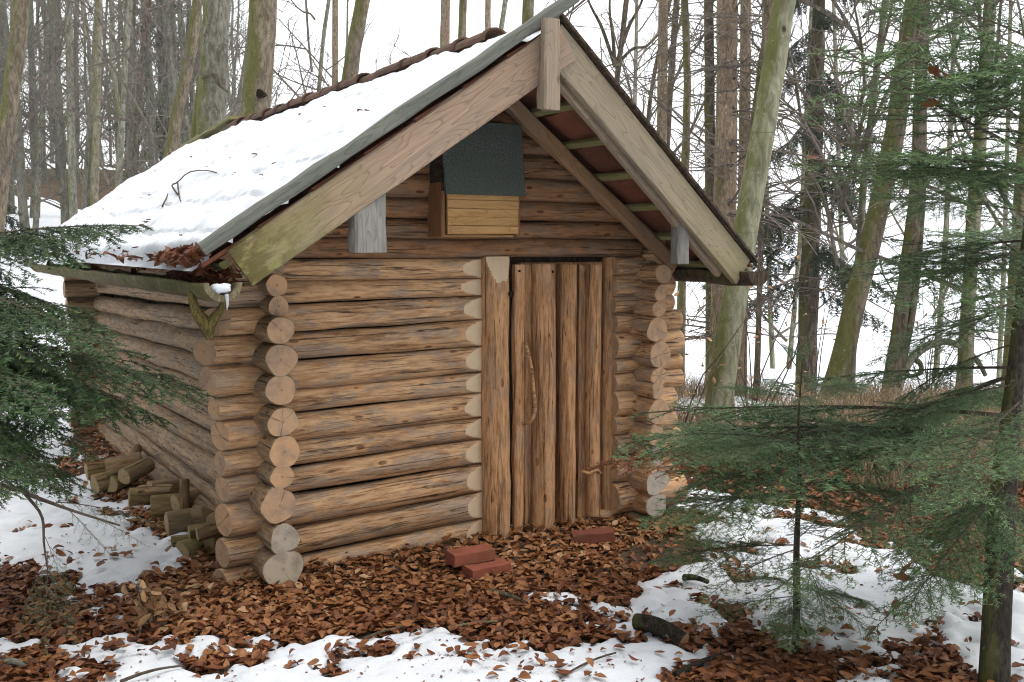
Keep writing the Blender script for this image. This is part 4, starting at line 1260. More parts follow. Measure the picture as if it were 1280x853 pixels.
dwall = np.abs(P[:, 1] + 0.25) + 0.6 * np.clip(P[:, 0] - 1.3, 0, 9)
dry = 1 - sstep(np.where((P[:, 0] > -0.6) & (P[:, 0] < 2.5), -P[:, 1], 3.0) + 0.7 * (fbm(P[:, 0], P[:, 1], 95, 1.3, 3) - 0.5), 0.35, 1.05)   # sheltered leaves stayed dry and pale
tint = np.clip(rng.beta(1.0, 1.5, len(P)) * 0.74 + 0.30 * dry + 0.02, 0, 1)
size = rng.uniform(0.028, 0.074, len(P))
big = np.argsort(-(size / np.linalg.norm(P - CAM, axis=1)) * (np.abs((P - CAM) @ RIGHT / ((P - CAM) @ FWD)) < 0.49) * (((P - CAM) @ UP / ((P - CAM) @ FWD)) > -0.325))[:300]
mask = np.ones(len(P), bool); mask[big] = False
lit = tag(link('leaf_litter', leaf_cloud(P[mask], size[mask], tint[mask], rng, 0.40, 'leaf_litter', M['leaf'])), 'carpet of brown and copper beech leaves on the ground', 'leaf litter', kind='stuff')
leaf_me = []
for q in range(10):
    v, f3, f4 = LV[q]
    leaf_me.append(np_mesh('leaf', v, [(f3, 0), (f4, 0)], [M['leaf']], np.full(len(v), 0.08 + 0.085 * q)))
Rm = rot_batch(300, rng, 0.3)
for q, i in enumerate(big):
    o = bpy.data.objects.new('leaf', leaf_me[min(9, int(tint[i] * 9 + rng.uniform(0, 1.2)))])
    COL.objects.link(o); o.parent = lit
    m4 = Matrix([[*(Rm[q][a] * size[i]), P[i][a] + (0.004 if a == 2 else 0)] for a in range(3)] + [[0, 0, 0, 1]])
    o.matrix_basis = m4

# crumbs of bark, bud scales and leaf bits on the snow
n = 5200
ux = rng.uniform(-60, 1340, n); vv = rng.uniform(560, 870, n)
d_ = FWD[None] + RIGHT[None] * ((ux - CX) / F_PX)[:, None] - UP[None] * ((vv - CY) / F_PX)[:, None]
Pc = CAM[None] + d_ * (-CAM[2] / d_[:, 2])[:, None]
Pc = Pc[(snow_depth(Pc[:, 0], Pc[:, 1]) > 0.004) & (fbm(Pc[:, 0], Pc[:, 1], 92, 2.2, 3) > rng.uniform(0.35, 0.7, n))]
Pc[:, 2] = top_z(Pc[:, 0], Pc[:, 1]) + 0.003
tag(link('leaf_crumbs', leaf_cloud(Pc, rng.uniform(0.006, 0.022, len(Pc)), rng.uniform(0, 0.5, len(Pc)), rng, 0.3, 'leaf_crumbs', M['leaf'])), 'tiny bits of leaf and bark strewn over the snow', 'leaf litter', kind='stuff')

# leaves caught in the gutter and on the roof
r2 = np.random.default_rng(5)
n = 380
gy_ = np.where(r2.uniform(0, 1, n) < 0.75, r2.uniform(-0.66, 0.05, n), r2.uniform(0.0, 4.5, n))
gs = np.where(r2.uniform(0, 1, n) < 0.6, 0, 1)
gpz = np.array([on_roof(-1, 0.985 + 0.05 * r2.uniform(0, 1), y, 0.0 + 0.02 * r2.uniform(0, 1)) for y in gy_])
gpz[gs == 0] = np.stack([-0.395 + r2.uniform(-0.05, 0.10, (gs == 0).sum()), gy_[gs == 0], 1.495 + r2.uniform(-0.02, 0.07, (gs == 0).sum())], -1)
o = link('gutter_leaves', leaf_cloud(gpz, r2.uniform(0.05, 0.085, n), r2.uniform(0.0, 0.3, n), r2, 0.8, 'gutter_leaves', M['leaf']))
tag(o, 'dark wet leaves clogging the eave and gutter', 'leaves', kind='stuff')
n = 60
sS, sY = r2.uniform(0.25, 0.97, n), r2.uniform(-0.5, 4.5, n)
for q in range(36):
    h_ = HOLES[q % 4]; sS[q] = h_[0] + r2.normal(0, 0.012); sY[q] = h_[1] + r2.normal(0, 0.04)
o = link('roof_leaves', leaf_cloud(np.array([on_roof(-1, a, b_, 0.062) for a, b_ in zip(sS, sY)]), r2.uniform(0.02, 0.045, n), r2.uniform(0, 0.35, n), r2, 0.3, 'roof_leaves', M['leaf']))
tag(o, 'scattered dark leaf scraps on the roof snow', 'leaves', kind='stuff')
# dead twig lying on the roof snow
def roof_pt(u, v, lift):
    d = ray(u, v); a, dd, ln, nrm, _ = slope(-1)
    t = np.dot((a + nrm * lift) - CAM, nrm) / np.dot(d, nrm)
    return CAM + d * t
tw = empty('roof_twig', tuple(roof_pt(233, 215, 0.055)))
o0 = np.array(tw.location)
for pts in ([(222, 243), (215, 232), (222, 228), (235, 216), (255, 213), (271, 216)], [(222, 228), (224, 245), (226, 252)], [(203, 258), (208, 248), (210, 242)]):
    P_ = smooth_path([roof_pt(u, v, 0.062) - o0 for u, v in pts], 12)
    tube_obj('twig', P_, np.linspace(0.006, 0.003, 12), [M['twig']], tw, 5, 2, 0.1)
tag(tw, 'forked thin twig lying on the roof snow', 'twig')
# ice at the gutter mouth
ic = tag(rock('gutter_ice', (-0.395, -0.70, 1.482), (0.042, 0.04, 0.02), 8, M['snow'], None, 0.22), 'lump of snow and ice at the gutter mouth', 'ice')
tube_obj('icicle', [(0.01, -0.045, -0.02), (0.012, -0.047, -0.06), (0.01, -0.047, -0.085)], [0.008, 0.006, 0.002], [M['ice']], ic, 8, 2, 0.1)

# beech sapling with withered leaves in front of the corner
def withered(name, base, stems, label, nleaf, lsize, spread, seed, cat='sapling', group=None):
    r_ = np.random.default_rng(seed)
    t = empty(name, tuple(base))
    P0_, P1_, ra, rb = [], [], [], []
    lp = []
    for (dx, dy, dz, r) in stems:
        pts = grow(np.zeros((1, 3)), np.array([[dx, dy, dz]]), np.array([math.sqrt(dx * dx + dy * dy + dz * dz)]), 6, 0.10, 0.02, r_)[0]
        for q in range(6):
            P0_.append(pts[q]); P1_.append(pts[q + 1]); ra.append(r * (1 - q / 8)); rb.append(r * (1 - (q + 1) / 8))
        for w in range(nleaf // len(stems)):
            q = r_.uniform(0.35, 1.0) * 5.99; b_ = pts[int(q)] * (1 - q % 1) + pts[int(q) + 1] * (q % 1)
            tip = b_ + r_.normal(0, spread, 3)
            P0_.append(b_); P1_.append(tip); ra.append(0.0015); rb.append(0.001); lp.append(tip)
    V, Fq = prisms(np.array(P0_), np.array(P1_), np.array(ra), np.array(rb))
    link('stem', np_mesh('stem', V, [(Fq, 0)], [M['twig']]), t)
    lp = np.array(lp)
    lm = leaf_cloud(lp - np.array([0, 0, lsize * 0.3]), r_.uniform(0.7, 1.15, len(lp)) * lsize, r_.uniform(0, 1, len(lp)), r_, 1.2, 'leaves', M['leaf_pale'])
    o = link('leaves', lm, t); o['kind'] = 'stuff'
    return tag(t, label, cat, group)
b0 = at(190, 778, 2, 0)
withered('beech_sapling', (b0[0], b0[1], float(ground_z(b0[0], b0[1]))), [(-0.05, 0.02, 0.26, 0.005), (0.06, 0.02, 0.2, 0.004), (0.0, -0.05, 0.18, 0.004), (0.10, -0.03, 0.12, 0.004)], 'low beech sapling with withered tan leaves before the cabin corner', 46, 0.075, 0.045, 41)

# ================================================================== TREES
def bough_mesh(seed, Ln=1.0, mat=None, dens=1.0, nl=0.024, droop=0.22, width=0.42, wood=None, nw=0.0036, hang=0.0, bright=0.0):
    """flat conifer spray along +X: axis, side twigs, twiglets, needles combed to both sides"""
    r_ = np.random.default_rng(seed)
    t = np.linspace(0, 1, 15)
    ax = np.stack([t * Ln, 0.03 * np.sin(t * 4 + r_.uniform(0, 6)), -droop * t ** 1.8 * Ln + 0.06 * t * Ln], -1)
    A0, A1 = ax[:-1], ax[1:]
    ra = np.linspace(0.0062, 0.0015, 15) * Ln
    P0, P1, R0, R1 = [A0], [A1], [ra[:-1]], [ra[1:]]
    ndl = []                                  # twig segments that carry needles: start, end, side vector
    ndl.append((ax[5:-1], ax[6:]))
    n1 = int(38 * dens)
    ts = np.linspace(0.14, 0.985, n1) + r_.uniform(-0.012, 0.012, n1)
    ts = np.clip(ts, 0.1, 0.99)
    base = np.stack([np.interp(ts, t, ax[:, q]) for q in range(3)], -1)
    sgn = np.where(np.arange(n1) % 2 == 0, 1, -1)
    ang = np.radians(r_.uniform(42, 60, n1))
    l1 = Ln * width * (np.minimum(1.0, (1 - ts) * 1.5 + 0.13)) * np.minimum(1, 0.35 + ts * 1.8) * r_.uniform(0.7, 1.12, n1)
    dr = np.stack([np.cos(ang), sgn * np.sin(ang), r_.normal(-0.10 - hang, 0.12, n1)], -1)
    S1 = grow(base, dr, l1, 6, 0.05, -0.02 - hang * 0.25, r_)
    a, b_, c, d = segs(S1, np.full(n1, 0.0022 * Ln), np.full(n1, 0.0008 * Ln)); P0.append(a); P1.append(b_); R0.append(c); R1.append(d)
    ndl.append((S1[:, :-1].reshape(-1, 3), S1[:, 1:].reshape(-1, 3)))
    # twiglets
    bs, ds, ls = [], [], []
    for i in range(n1):
        m = max(2, int(l1[i] / (0.037 * Ln)))
        for q in range(m):
            f = (q + 0.7) / (m + 0.6) * 5.9; k0 = int(f)
            p = S1[i, k0] * (1 - f % 1) + S1[i, k0 + 1] * (f % 1)
            di = S1[i, k0 + 1] - S1[i, k0]; di /= np.linalg.norm(di)
            side = np.cross(di, [0, 0, 1.0]); side /= np.linalg.norm(side) + 1e-9
            s2 = 1 if q % 2 else -1
            bs.append(p); ds.append(di * 0.7 + side * s2 * 0.75 + np.array([0, 0, r_.normal(-0.08 - hang, 0.15)])); ls.append(l1[i] * 0.42 * (1 - 0.75 * (q / m)) * r_.uniform(0.6, 1.1))
    bs, ds, ls = np.array(bs), np.array(ds), np.array(ls)
    S2 = grow(bs, ds, ls, 3, 0.06, -0.02 - hang * 0.3, r_)
    a, b_, c, d = segs(S2, np.full(len(bs), 0.0012 * Ln), np.full(len(bs), 0.0006 * Ln)); P0.append(a); P1.append(b_); R0.append(c); R1.append(d)
    ndl.append((S2[:, :-1].reshape(-1, 3), S2[:, 1:].reshape(-1, 3)))
    V, Fw = prisms(np.vstack(P0), np.vstack(P1), np.concatenate(R0), np.concatenate(R1))
    # needles
    a = np.vstack([x[0] for x in ndl]); b_ = np.vstack([x[1] for x in ndl])
    ln = np.linalg.norm(b_ - a, axis=1)
    per = np.maximum(1, (ln / (0.0036 / dens)).astype(int))
    idx = np.repeat(np.arange(len(a)), per)
    f = r_.uniform(0, 1, len(idx))
    p = a[idx] + (b_ - a)[idx] * f[:, None]
    di = (b_ - a)[idx] / (ln[idx][:, None] + 1e-9)
    side = np.cross(di, np.array([[0, 0, 1.0]])); side /= np.linalg.norm(side, axis=1)[:, None] + 1e-9
    upv = np.cross(side, di)
    s = np.where(r_.uniform(0, 1, len(idx)) < 0.5, 1, -1)[:, None]
    nd = side * s * 0.85 + di * r_.uniform(0.3, 0.75, (len(idx), 1)) + upv * r_.normal(0.12, 0.28, (len(idx), 1))
    nd /= np.linalg.norm(nd, axis=1)[:, None]
    nlen = nl * r_.uniform(0.7, 1.15, len(idx))
    wv = np.cross(nd, upv + r_.normal(0, 0.4, upv.shape)); wv /= np.linalg.norm(wv, axis=1)[:, None] + 1e-9
    q0 = p - wv * nw / 2; q1 = p + wv * nw / 2; q2 = p + nd * nlen[:, None]
    NV = np.stack([q0, q1, q2], 1).reshape(-1, 3)
    NF = np.arange(len(idx) * 3).reshape(-1, 3) + len(V)
    rad = np.clip(np.concatenate([np.full(len(x[0]), v_) for x, v_ in zip(ndl, (0.3, 0.35, 0.55))])[idx], 0, 1)
    tint = np.clip(rad * 0.75 + r_.normal(0, 0.13, len(idx)) + 0.20 * (p[:, 0] / Ln) + 0.22 * f * (idx % 3 == 2) + bright, 0, 1)
    tint = np.concatenate([np.zeros(len(V)), np.repeat(tint, 3)])
    return np_mesh('bough', np.vstack([V, NV]), [(Fw, 0), (NF, 1)], [wood or M['twig'], mat or M['needle']], tint, smooth=False)

FIR = [bough_mesh(700 + q, 1.0, dens=(1.0, 0.85, 1.1, 0.75)[q], droop=(0.16, 0.28, 0.22, 0.1)[q], width=(0.42, 0.36, 0.46, 0.33)[q], hang=(0.0, 0.12, 0.05, 0.0)[q]) for q in range(4)]
FIR_L = [bough_mesh(720 + q, 1.0, mat=M['needle_left'], dens=1.3, droop=(0.3, 0.4, 0.22)[q], width=(0.40, 0.36, 0.44)[q], hang=0.18, nl=0.020, nw=0.0046, bright=0.0) for q in range(3)]
FIR_SP = [bough_mesh(730 + q, 1.0, dens=0.42, droop=0.2, width=0.30, hang=0.2) for q in range(2)]
FIR_DEAD = bough_mesh(740, 1.0, mat=M['needle_dead'], dens=0.7, nl=0.035, nw=0.006, droop=0.1, width=0.4)
FAR_SPRUCE = [bough_mesh(750 + q, 1.0, mat=M['needle_dark'], dens=0.6, nl=0.045, nw=0.010, droop=0.3, width=0.36, hang=0.5) for q in range(3)]

def place_bough(tree, p0, p1, me, roll=0.0, name='bough', wscale=1.0):
    """bough from p0 on the trunk to its tip p1 (both relative to the tree's base)"""
    p0, p1 = Vector(p0), Vector(p1)
    d = p1 - p0
    ln = d.length
    m = frame(p0, d, (0, 0, 1)) @ Matrix.Rotation(roll, 4, 'X') @ Matrix.Diagonal((ln, ln * wscale, ln, 1))
    return link(name, me, tree, m)

def trunk_obj(tree, pts, radii, mat, k=12, seed=1, rough=0.05, n=24):
    P = smooth_path(pts, n)
    rad = np.interp(np.linspace(0, 1, n), np.linspace(0, 1, len(radii)), radii)
    return tube_obj('trunk', P, rad, [mat], tree, k, seed, rough)

rt = np.random.default_rng(99)
# ---- the small fir on the snow
b0 = at(993, 812, 2, 0.0)
bz = float(top_z(b0[0], b0[1])) - 0.03
t = empty('young_fir', (b0[0], b0[1], bz))
trunk_obj(t, [(0, 0, 0), (0.018, 0.01, 0.25), (0.008, 0.01, 0.5), (0.024, 0.02, 0.8), (0.02, 0.03, 1.0), (0.035, 0.03, 1.28)], [0.017, 0.015, 0.013, 0.009, 0.005, 0.002], M['bark_fir'], 9)
tb = np.array(t.location)
def dirv(az):          # azimuth in view terms: 0 = right in the picture, 90 = away, 180 = left
    return RIGHT * math.cos(R(az)) + FLAT * math.sin(R(az))
for (z, az, ln, dz) in [(0.30, 190, 0.45, -0.05), (0.32, 20, 0.42, -0.05), (0.34, 250, 0.36, -0.08), (0.33, 100, 0.4, 0.0), (0.36, 310, 0.38, -0.08),
                        (0.52, 172, 0.60, -0.06), (0.50, 215, 0.55, -0.10), (0.53, 60, 0.5, 0.0), (0.5, 275, 0.4, -0.12),
                        (0.74, 183, 0.66, -0.02), (0.76, 150, 0.6, 0.02), (0.76, 10, 0.6, 0.0), (0.72, 320, 0.45, -0.05), 
                        (0.95, 176, 0.62, 0.04), (0.95, 205, 0.48, 0.02), (0.97, 0, 0.5, 0.06), (0.95, 330, 0.40, 0.03),
                        (1.12, 182, 0.34, 0.08), (1.13, 20, 0.32, 0.08), (1.12, 100, 0.3, 0.1), (1.12, 260, 0.24, 0.06), (1.26, 60, 0.1, 0.1), (1.26, 220, 0.1, 0.1)]:
    d = dirv(az + rt.uniform(-6, 6)) * ln
    p0 = np.array([0.02 * z, 0.02 * z, z])
    place_bough(t, p0, p0 + d + np.array([0, 0, dz]), FIR[rt.integers(0, 4)], rt.uniform(-0.2, 0.2), wscale=1.05)
tag(t, 'small young fir standing on the snow in front of the big fir', 'fir tree')

# ---- the larger fir at the right edge
b0 = at(1243, 852, 2, 0.0)
bz = float(top_z(b0[0], b0[1])) - 0.05
t = empty('fir_tree', (b0[0], b0[1], bz))
tb = np.array(t.location)
top = atd(1300, 300, 4.3) - tb
trunk_obj(t, [(0, 0, 0), tuple(atd(1252, 650, 3.98) - tb), tuple(atd(1268, 480, 4.12) - tb), tuple(atd(1300, 200, 4.3) - tb), tuple(atd(1330, -150, 4.5) - tb)], [0.060, 0.050, 0.038, 0.032, 0.022], M['bark_fir'], 12, 3, 0.06)
# boughs given by where their tips stand: picture column, row, distance from the lens
BG = [((1262, 560, 4.05), (930, 668, 3.75), 1), ((1262, 520, 4.08), (800, 500, 4.75), 3), ((1262, 530, 4.08), (835, 585, 4.55), 0),
      ((1262, 590, 4.03), (1120, 745, 3.7), 2),
      ((1266, 470, 4.12), (1040, 560, 4.9), 0), ((1266, 460, 4.12), (980, 470, 5.0), 3), 
      ((1266, 500, 4.1), (1180, 600, 3.3), 0), ((1262, 640, 4.0), (1380, 760, 3.6), 2),
      ((1264, 560, 4.05), (1420, 640, 4.4), 1), ((1266, 480, 4.1), (1440, 540, 3.9), 0), ((1262, 610, 4.0), (1200, 640, 5.3), 0),
      ((1268, 470, 4.1), (1160, 500, 5.2), 2), ((1270, 430, 4.15), (1090, 480, 4.7), 1), ((1262, 660, 3.98), (1075, 790, 3.9), 3), 
      # upper boughs, reaching towards the lens
      ((1300, 205, 4.3), (1045, 38, 3.3), 3), ((1296, 240, 4.28), (990, 190, 3.9), 3), ((1292, 270, 4.25), (1075, 225, 4.4), 0), ((1292, 300, 4.25), (1040, 330, 4.9), 3),
      ((1300, 180, 4.3), (1130, 20, 3.7), 0), ((1290, 330, 4.22), (1110, 290, 3.9), 3), ((1298, 235, 4.3), (1150, 170, 3.6), 2), ((1305, 150, 4.35), (1175, 95, 4.2), 3),
      ((1305, 120, 4.35), (1190, -40, 3.6), 1), ((1300, 60, 4.4), (1060, -60, 4.2), 0), ((1290, 350, 4.2), (1150, 400, 4.9), 3), ((1290, 340, 4.2), (1060, 335, 3.9), 3),
      ((1310, 80, 4.4), (1500, 60, 4.0), 1), ((1300, 240, 4.3), (1450, 260, 4.0), 0), ((1290, 320, 4.2), (1200, 270, 5.1), 0), ((1286, 370, 4.2), (1190, 420, 3.7), 3),
      ((1264, 545, 4.06), (780, 493, 4.6), 2), ((1264, 550, 4.06), (870, 535, 4.4), 3), ((1268, 480, 4.1), (1050, 520, 4.3), 2), ((1262, 610, 4.02), (1090, 690, 4.1), 0),
      ((1295, 230, 4.3), (1120, 150, 3.4), 0), ((1300, 110, 4.3), (1180, 40, 3.5), 2), ((1290, 310, 4.2), (1140, 330, 3.6), 2), ((1286, 380, 4.2), (1080, 440, 4.3), 0)]
for a, b_, q in BG:
    p0, p1 = atd(*a) - tb, atd(*b_) - tb
    place_bough(t, p0, p1, FIR[q], rt.uniform(-0.25, 0.25), wscale=rt.uniform(0.85, 1.1))
db = place_bough(t, atd(1000, 545, 4.75) - tb, atd(735, 575, 5.35) - tb, FIR_DEAD, 0.2, wscale=0.5)
db['label'] = 'dead bough with rust-brown needles reaching to the door'
for q, (u, v, dd_) in enumerate(((1172, 92, 3.75), (1180, 97, 3.75), (1166, 88, 3.8), (1130, 232, 4.0), (1015, 198, 4.0), (1134, 712, 3.9), (1130, 722, 3.9), (938, 604, 4.4), (935, 612, 4.4), (1123, 680, 4.0), (1162, 130, 3.8))):
    o = link('caught_leaf', leaf_me[q % 4 + 2], t)
    o.matrix_basis = Matrix.Translation(Vector(atd(u, v, dd_) - tb)) @ Matrix([[*(rot_batch(1, rt, 1.0)[0][a] * 0.07), 0] for a in range(3)] + [[0, 0, 0, 1]])
tag(t, 'tall fir at the right edge with boughs reaching over the snow', 'fir tree')

# ---- the fir at the left edge (its trunk stands outside the picture)
bx_, by_ = hpos(-170, 4.4)
bz = float(top_z(bx_, by_)) - 0.05
t = empty('fir_tree', (bx_, by_, bz)); tb = np.array(t.location)
trunk_obj(t, [(0, 0, 0), (0.02, 0, 1.5), (0.03, 0.02, 3.2)], [0.075, 0.065, 0.05], M['bark_fir'], 12, 4, 0.06)
BL = [((-168, 330, 4.4), (165, 236, 4.9), 2), ((-168, 330, 4.4), (140, 330, 4.6), 1), ((-168, 350, 4.4), (150, 350, 4.2), 0),
      ((-168, 350, 4.4), (110, 385, 5.0), 2), ((-168, 420, 4.4), (250, 398, 4.5), 0), ((-168, 410, 4.4), (130, 470, 4.3), 1), ((-168, 420, 4.4), (215, 470, 4.6), 2),
      ((-168, 440, 4.4), (120, 540, 4.6), 1), ((-168, 470, 4.4), (85, 520, 4.0), 0), ((-168, 480, 4.4), (110, 575, 4.4), 2), ((-168, 440, 4.4), (60, 440, 5.2), 0),
      ((-168, 460, 4.4), (40, 560, 5.2), 1), ((-168, 390, 4.4), (60, 420, 3.8), 0), ((-168, 380, 4.4), (170, 425, 5.2), 1),
      ((-168, 420, 4.4), (30, 480, 3.7), 1), ((-168, 330, 4.4), (-480, 400, 4.4), 0), ((-168, 460, 4.4), (-450, 520, 4.0), 1)]
for a, b_, q in BL:
    place_bough(t, atd(*a) - tb, atd(*b_) - tb, FIR_L[q], rt.uniform(-0.3, 0.3), wscale=rt.uniform(0.9, 1.2))
# thinner lower twig hanging over the snow
lowp = smooth_path([atd(-168, 585, 4.4) - tb, atd(0, 607, 4.2) - tb, atd(45, 622, 4.15) - tb, atd(95, 640, 4.15) - tb, atd(150, 657, 4.2) - tb], 16)
tube_obj('branch', lowp, np.linspace(0.012, 0.004, 16), [M['twig']], t, 6, 3, 0.05)
lowp2 = smooth_path([atd(30, 616, 4.17) - tb, atd(52, 645, 4.1) - tb, atd(55, 680, 4.05) - tb, atd(60, 715, 4.0) - tb], 12)
tube_obj('branch', lowp2, np.linspace(0.008, 0.003, 12), [M['twig']], t, 6, 3, 0.05)
for a, b_, q, s in (((70, 628, 4.15), (205, 640, 4.3), 0, 0.8), ((75, 630, 4.15), (150, 690, 4.1), 1, 0.8), ((105, 645, 4.15), (190, 672, 4.15), 0, 0.9), ((60, 712, 4.0), (95, 800, 3.8), 1, 0.7), ((58, 700, 4.0), (15, 790, 3.8), 1, 0.8), ((56, 690, 4.0), (62, 810, 3.75), 0, 0.7), ((0, 690, 4.0), (-40, 760, 3.8), 1, 0.8), ((54, 670, 4.05), (100, 760, 3.9), 1, 0.6)):
    place_bough(t, atd(*a) - tb, atd(*b_) - tb, FIR_SP[q], rt.uniform(-0.3, 0.3), wscale=s)
tag(t, 'dark green fir with boughs hanging in before the left cabin wall', 'fir tree')

# ---- bare broadleaf crowns
def crown_mesh(seed, H, r_trunk, nl=14, low=0.25, mat=None, spread=0.5, leaf=0.0, fine=1.0):
    """limbs, branchlets and twigs of a leafless tree standing at the origin, H metres tall"""
    r_ = np.random.default_rng(seed)
    z = np.sort(r_.uniform(low, 0.97, nl)) * H
    az = r_.uniform(0, 6.28, nl)
    ll = (0.14 + 0.30 * (1 - z / H)) * H * spread * r_.uniform(0.6, 1.25, nl) * 1.5
    dr = np.stack([np.cos(az), np.sin(az), r_.uniform(0.25, 1.1, nl)], -1)
    A = grow(np.stack([0 * z, 0 * z, z], -1), dr, ll, 7, 0.10, 0.05, r_)
    ra = r_trunk * (0.20 - 0.12 * z / H)
    out = [segs(A, ra, ra * 0.25)]
    def children(P, per, l, rad, nseg, wv, up):
        B = len(P); m = P.shape[1] - 1
        f = r_.uniform(0.18, 0.999, (B, per)) * m; k0 = f.astype(int); fr = (f - k0)[..., None]
        bi = np.arange(B)[:, None]
        p = P[bi, k0] * (1 - fr) + P[bi, k0 + 1] * fr
        dd = P[bi, k0 + 1] - P[bi, k0]; dd /= np.linalg.norm(dd, axis=2)[..., None]
        dd = dd * 0.75 + r_.normal(0, 0.5, dd.shape)
        ln = np.repeat(l[:, None], per, 1) * r_.uniform(0.5, 1.2, (B, per)) * (1.1 - 0.6 * f / m)
        C = grow(p.reshape(-1, 3), dd.reshape(-1, 3), ln.ravel(), nseg, wv, up, r_)
        rr_ = np.repeat(rad[:, None], per, 1).ravel()
        out.append(segs(C, rr_, rr_ * 0.4))
        return C, ln.ravel(), rr_
    B1, l1, r1 = children(A, 7, ll * 0.45, ra * 0.38, 5, 0.18, 0.04)
    B2, l2, r2_ = children(B1, int(5 * fine), l1 * 0.5, np.maximum(r1 * 0.5, 0.0035), 3, 0.2, 0.03)
    P0, P1, R0, R1 = [np.concatenate(x) for x in zip(*out)]
    V, Fq = prisms(P0, P1, np.maximum(R0, 0.003), np.maximum(R1, 0.0025))
    return V, Fq, B2

CROWN = []
for q in range(6):
    V, Fq, tips = crown_mesh(800 + q, 16.0, 0.22, nl=(16, 20, 13, 18, 22, 15)[q], low=(0.12, 0.2, 0.08, 0.25, 0.15, 0.1)[q], spread=(0.5, 0.42, 0.6, 0.38, 0.5, 0.55)[q])
    CROWN.append(np_mesh('crown', V, [(Fq, 0)], [M['twig_grey']], smooth=False))

DEADTW = []
for q in range(3):
    r_ = np.random.default_rng(880 + q); nn = 120
    z = r_.uniform(0.8, 11, nn); az = r_.uniform(0, 6.28, nn)
    P_ = grow(np.stack([0 * z, 0 * z, z], -1), np.stack([np.cos(az), np.sin(az), r_.uniform(-0.35, 0.3, nn)], -1), r_.uniform(0.25, 1.5, nn), 6, 0.14, -0.015, r_)
    s1 = segs(P_, np.full(nn, 0.011), np.full(nn, 0.004))
    bi = r_.integers(0, nn, nn * 3); ki = r_.integers(1, 5, nn * 3)
    st = P_[bi, ki]; dd_ = P_[bi, ki + 1] - P_[bi, ki]; dd_ = dd_ / np.linalg.norm(dd_, axis=1)[:, None] + r_.normal(0, 0.55, dd_.shape)
    s2 = segs(grow(st, dd_, r_.uniform(0.1, 0.5, nn * 3), 3, 0.15, -0.02, r_), np.full(nn * 3, 0.005), np.full(nn * 3, 0.003))
    V, Fq = prisms(*[np.concatenate(x) for x in zip(s1, s2)])
    DEADTW.append(np_mesh('dead_twigs', V, [(Fq, 0)], [M['twig_grey']], smooth=False))

def bare_tree(name, pts, dist, wpx, mat, label, crown=None, k=12, rough=0.06, group='bare trunks of the wood', cs=1.0, knots=0, dead=None):
    """pts: picture points (u, v) down the trunk axis from top to bottom; dist: metres from the lens; wpx: trunk width in picture pixels"""
    top_, bot = pts[0], pts[-1]
    # carry the axis on to the ground and on upwards
    P = [atd(u, v, dist) for u, v in pts[::-1]]
    d = P[-1] - P[0]
    g = float(ground_z(P[0][0], P[0][1]))
    if P[0][2] > g:
        dn = P[0] - P[min(1, len(P) - 1)]; dn /= abs(dn[2]) + 1e-6
        base = P[0] + dn * (P[0][2] - g + 0.1); base[2] = float(ground_z(base[0], base[1])) - 0.1
    else:
        base = P[0].copy(); base[2] = g - 0.1; P = P[1:] if len(P) > 2 else P
    upd = P[-1] - P[-2] if len(P) > 1 else P[-1] - base
    upd = upd / max(upd[2], 1e-3)
    tops = [P[-1] + upd * 3.0 * 0.9, P[-1] + upd * 7.5]
    allp = [base] + [p for p in P if p[2] > base[2] + 0.15] + tops
    r = wpx * dist / F_PX / 2
    t = empty(name, tuple(base))
    Q = smooth_path([p - base for p in allp], 30)
    Hh = Q[-1][2]
    tt = np.clip(Q[:, 2] / Hh, 0, 1)
    rad = r * (1.06 - 0.62 * tt ** 1.3) * (1 + 0.45 * np.exp(-Q[:, 2] / 0.25))
    tube_obj('trunk', Q, rad, [mat], t, k, int(abs(top_[0])), rough)
    if crown is not None:
        s = Hh / 16.0 * cs
        lean = np.array([Q[-1][0], Q[-1][1]]) / Hh
        m = Matrix(((s, 0, lean[0] * s / cs, 0), (0, s, lean[1] * s / cs, 0), (0, 0, s / cs, 0), (0, 0, 0, 1))) @ Matrix.Rotation(rt.uniform(0, 6.28), 4, 'Z')
        link('crown', CROWN[crown], t, m)
    if dead is not None:
        lean = np.array([Q[-1][0], Q[-1][1]]) / Hh
        o = link('dead_twigs', DEADTW[dead], t, Matrix(((1, 0, lean[0], 0), (0, 1, lean[1], 0), (0, 0, 1, 0), (0, 0, 0, 1))) @ Matrix.Rotation(rt.uniform(0, 6.28), 4, 'Z'))
        o['kind'] = 'stuff'
    tag(t, label, 'tree', group)
    return t, Q, rad

# behind the cabin, left to right
bare_tree('beech_tree', [(27, 0), (18, 90), (4, 200)], 15, 22, M['bark_moss'], 'leaning mossy green trunk at the left picture edge', 0)
bare_tree('bare_tree', [(86, 0), (88, 130), (92, 270)], 24, 10, M['bark_grey'], 'slim straight grey trunk second from the left edge', None, 8)
bare_tree('bare_tree', [(124, 0), (121, 120), (118, 250)], 21, 10, M['bark_green'], 'slim greenish trunk left of the forked tree', 3, 8)
tf, Q, rd = bare_tree('forked_tree', [(162, 0), (155, 100), (148, 230)], 23, 9, M['bark_grey'], 'grey tree forking into two stems above the roof corner', 2, 8)
F0 = Q[9]; F1 = atd(140, 0, 23) - np.array(tf.location)
tube_obj('stem', smooth_path([F0, F0 + (F1 - F0) * 0.5 + np.array([-.1, 0, 0.2]), F1, F1 + (F1 - F0)], 14), np.linspace(0.07, 0.04, 14), [M['bark_grey']], tf, 8, 5, 0.05)
bare_tree('bare_tree', [(186, 0), (174, 110), (168, 240)], 26, 8, M['bark_dark'], 'thin dark crooked trunk between forked tree and roof', 0, 8)
bare_tree('bare_tree', [(62, 0), (54, 120), (46, 260)], 30, 7, M['bark_grey'], 'thin grey pole beside the leaning mossy trunk', 4, 8)
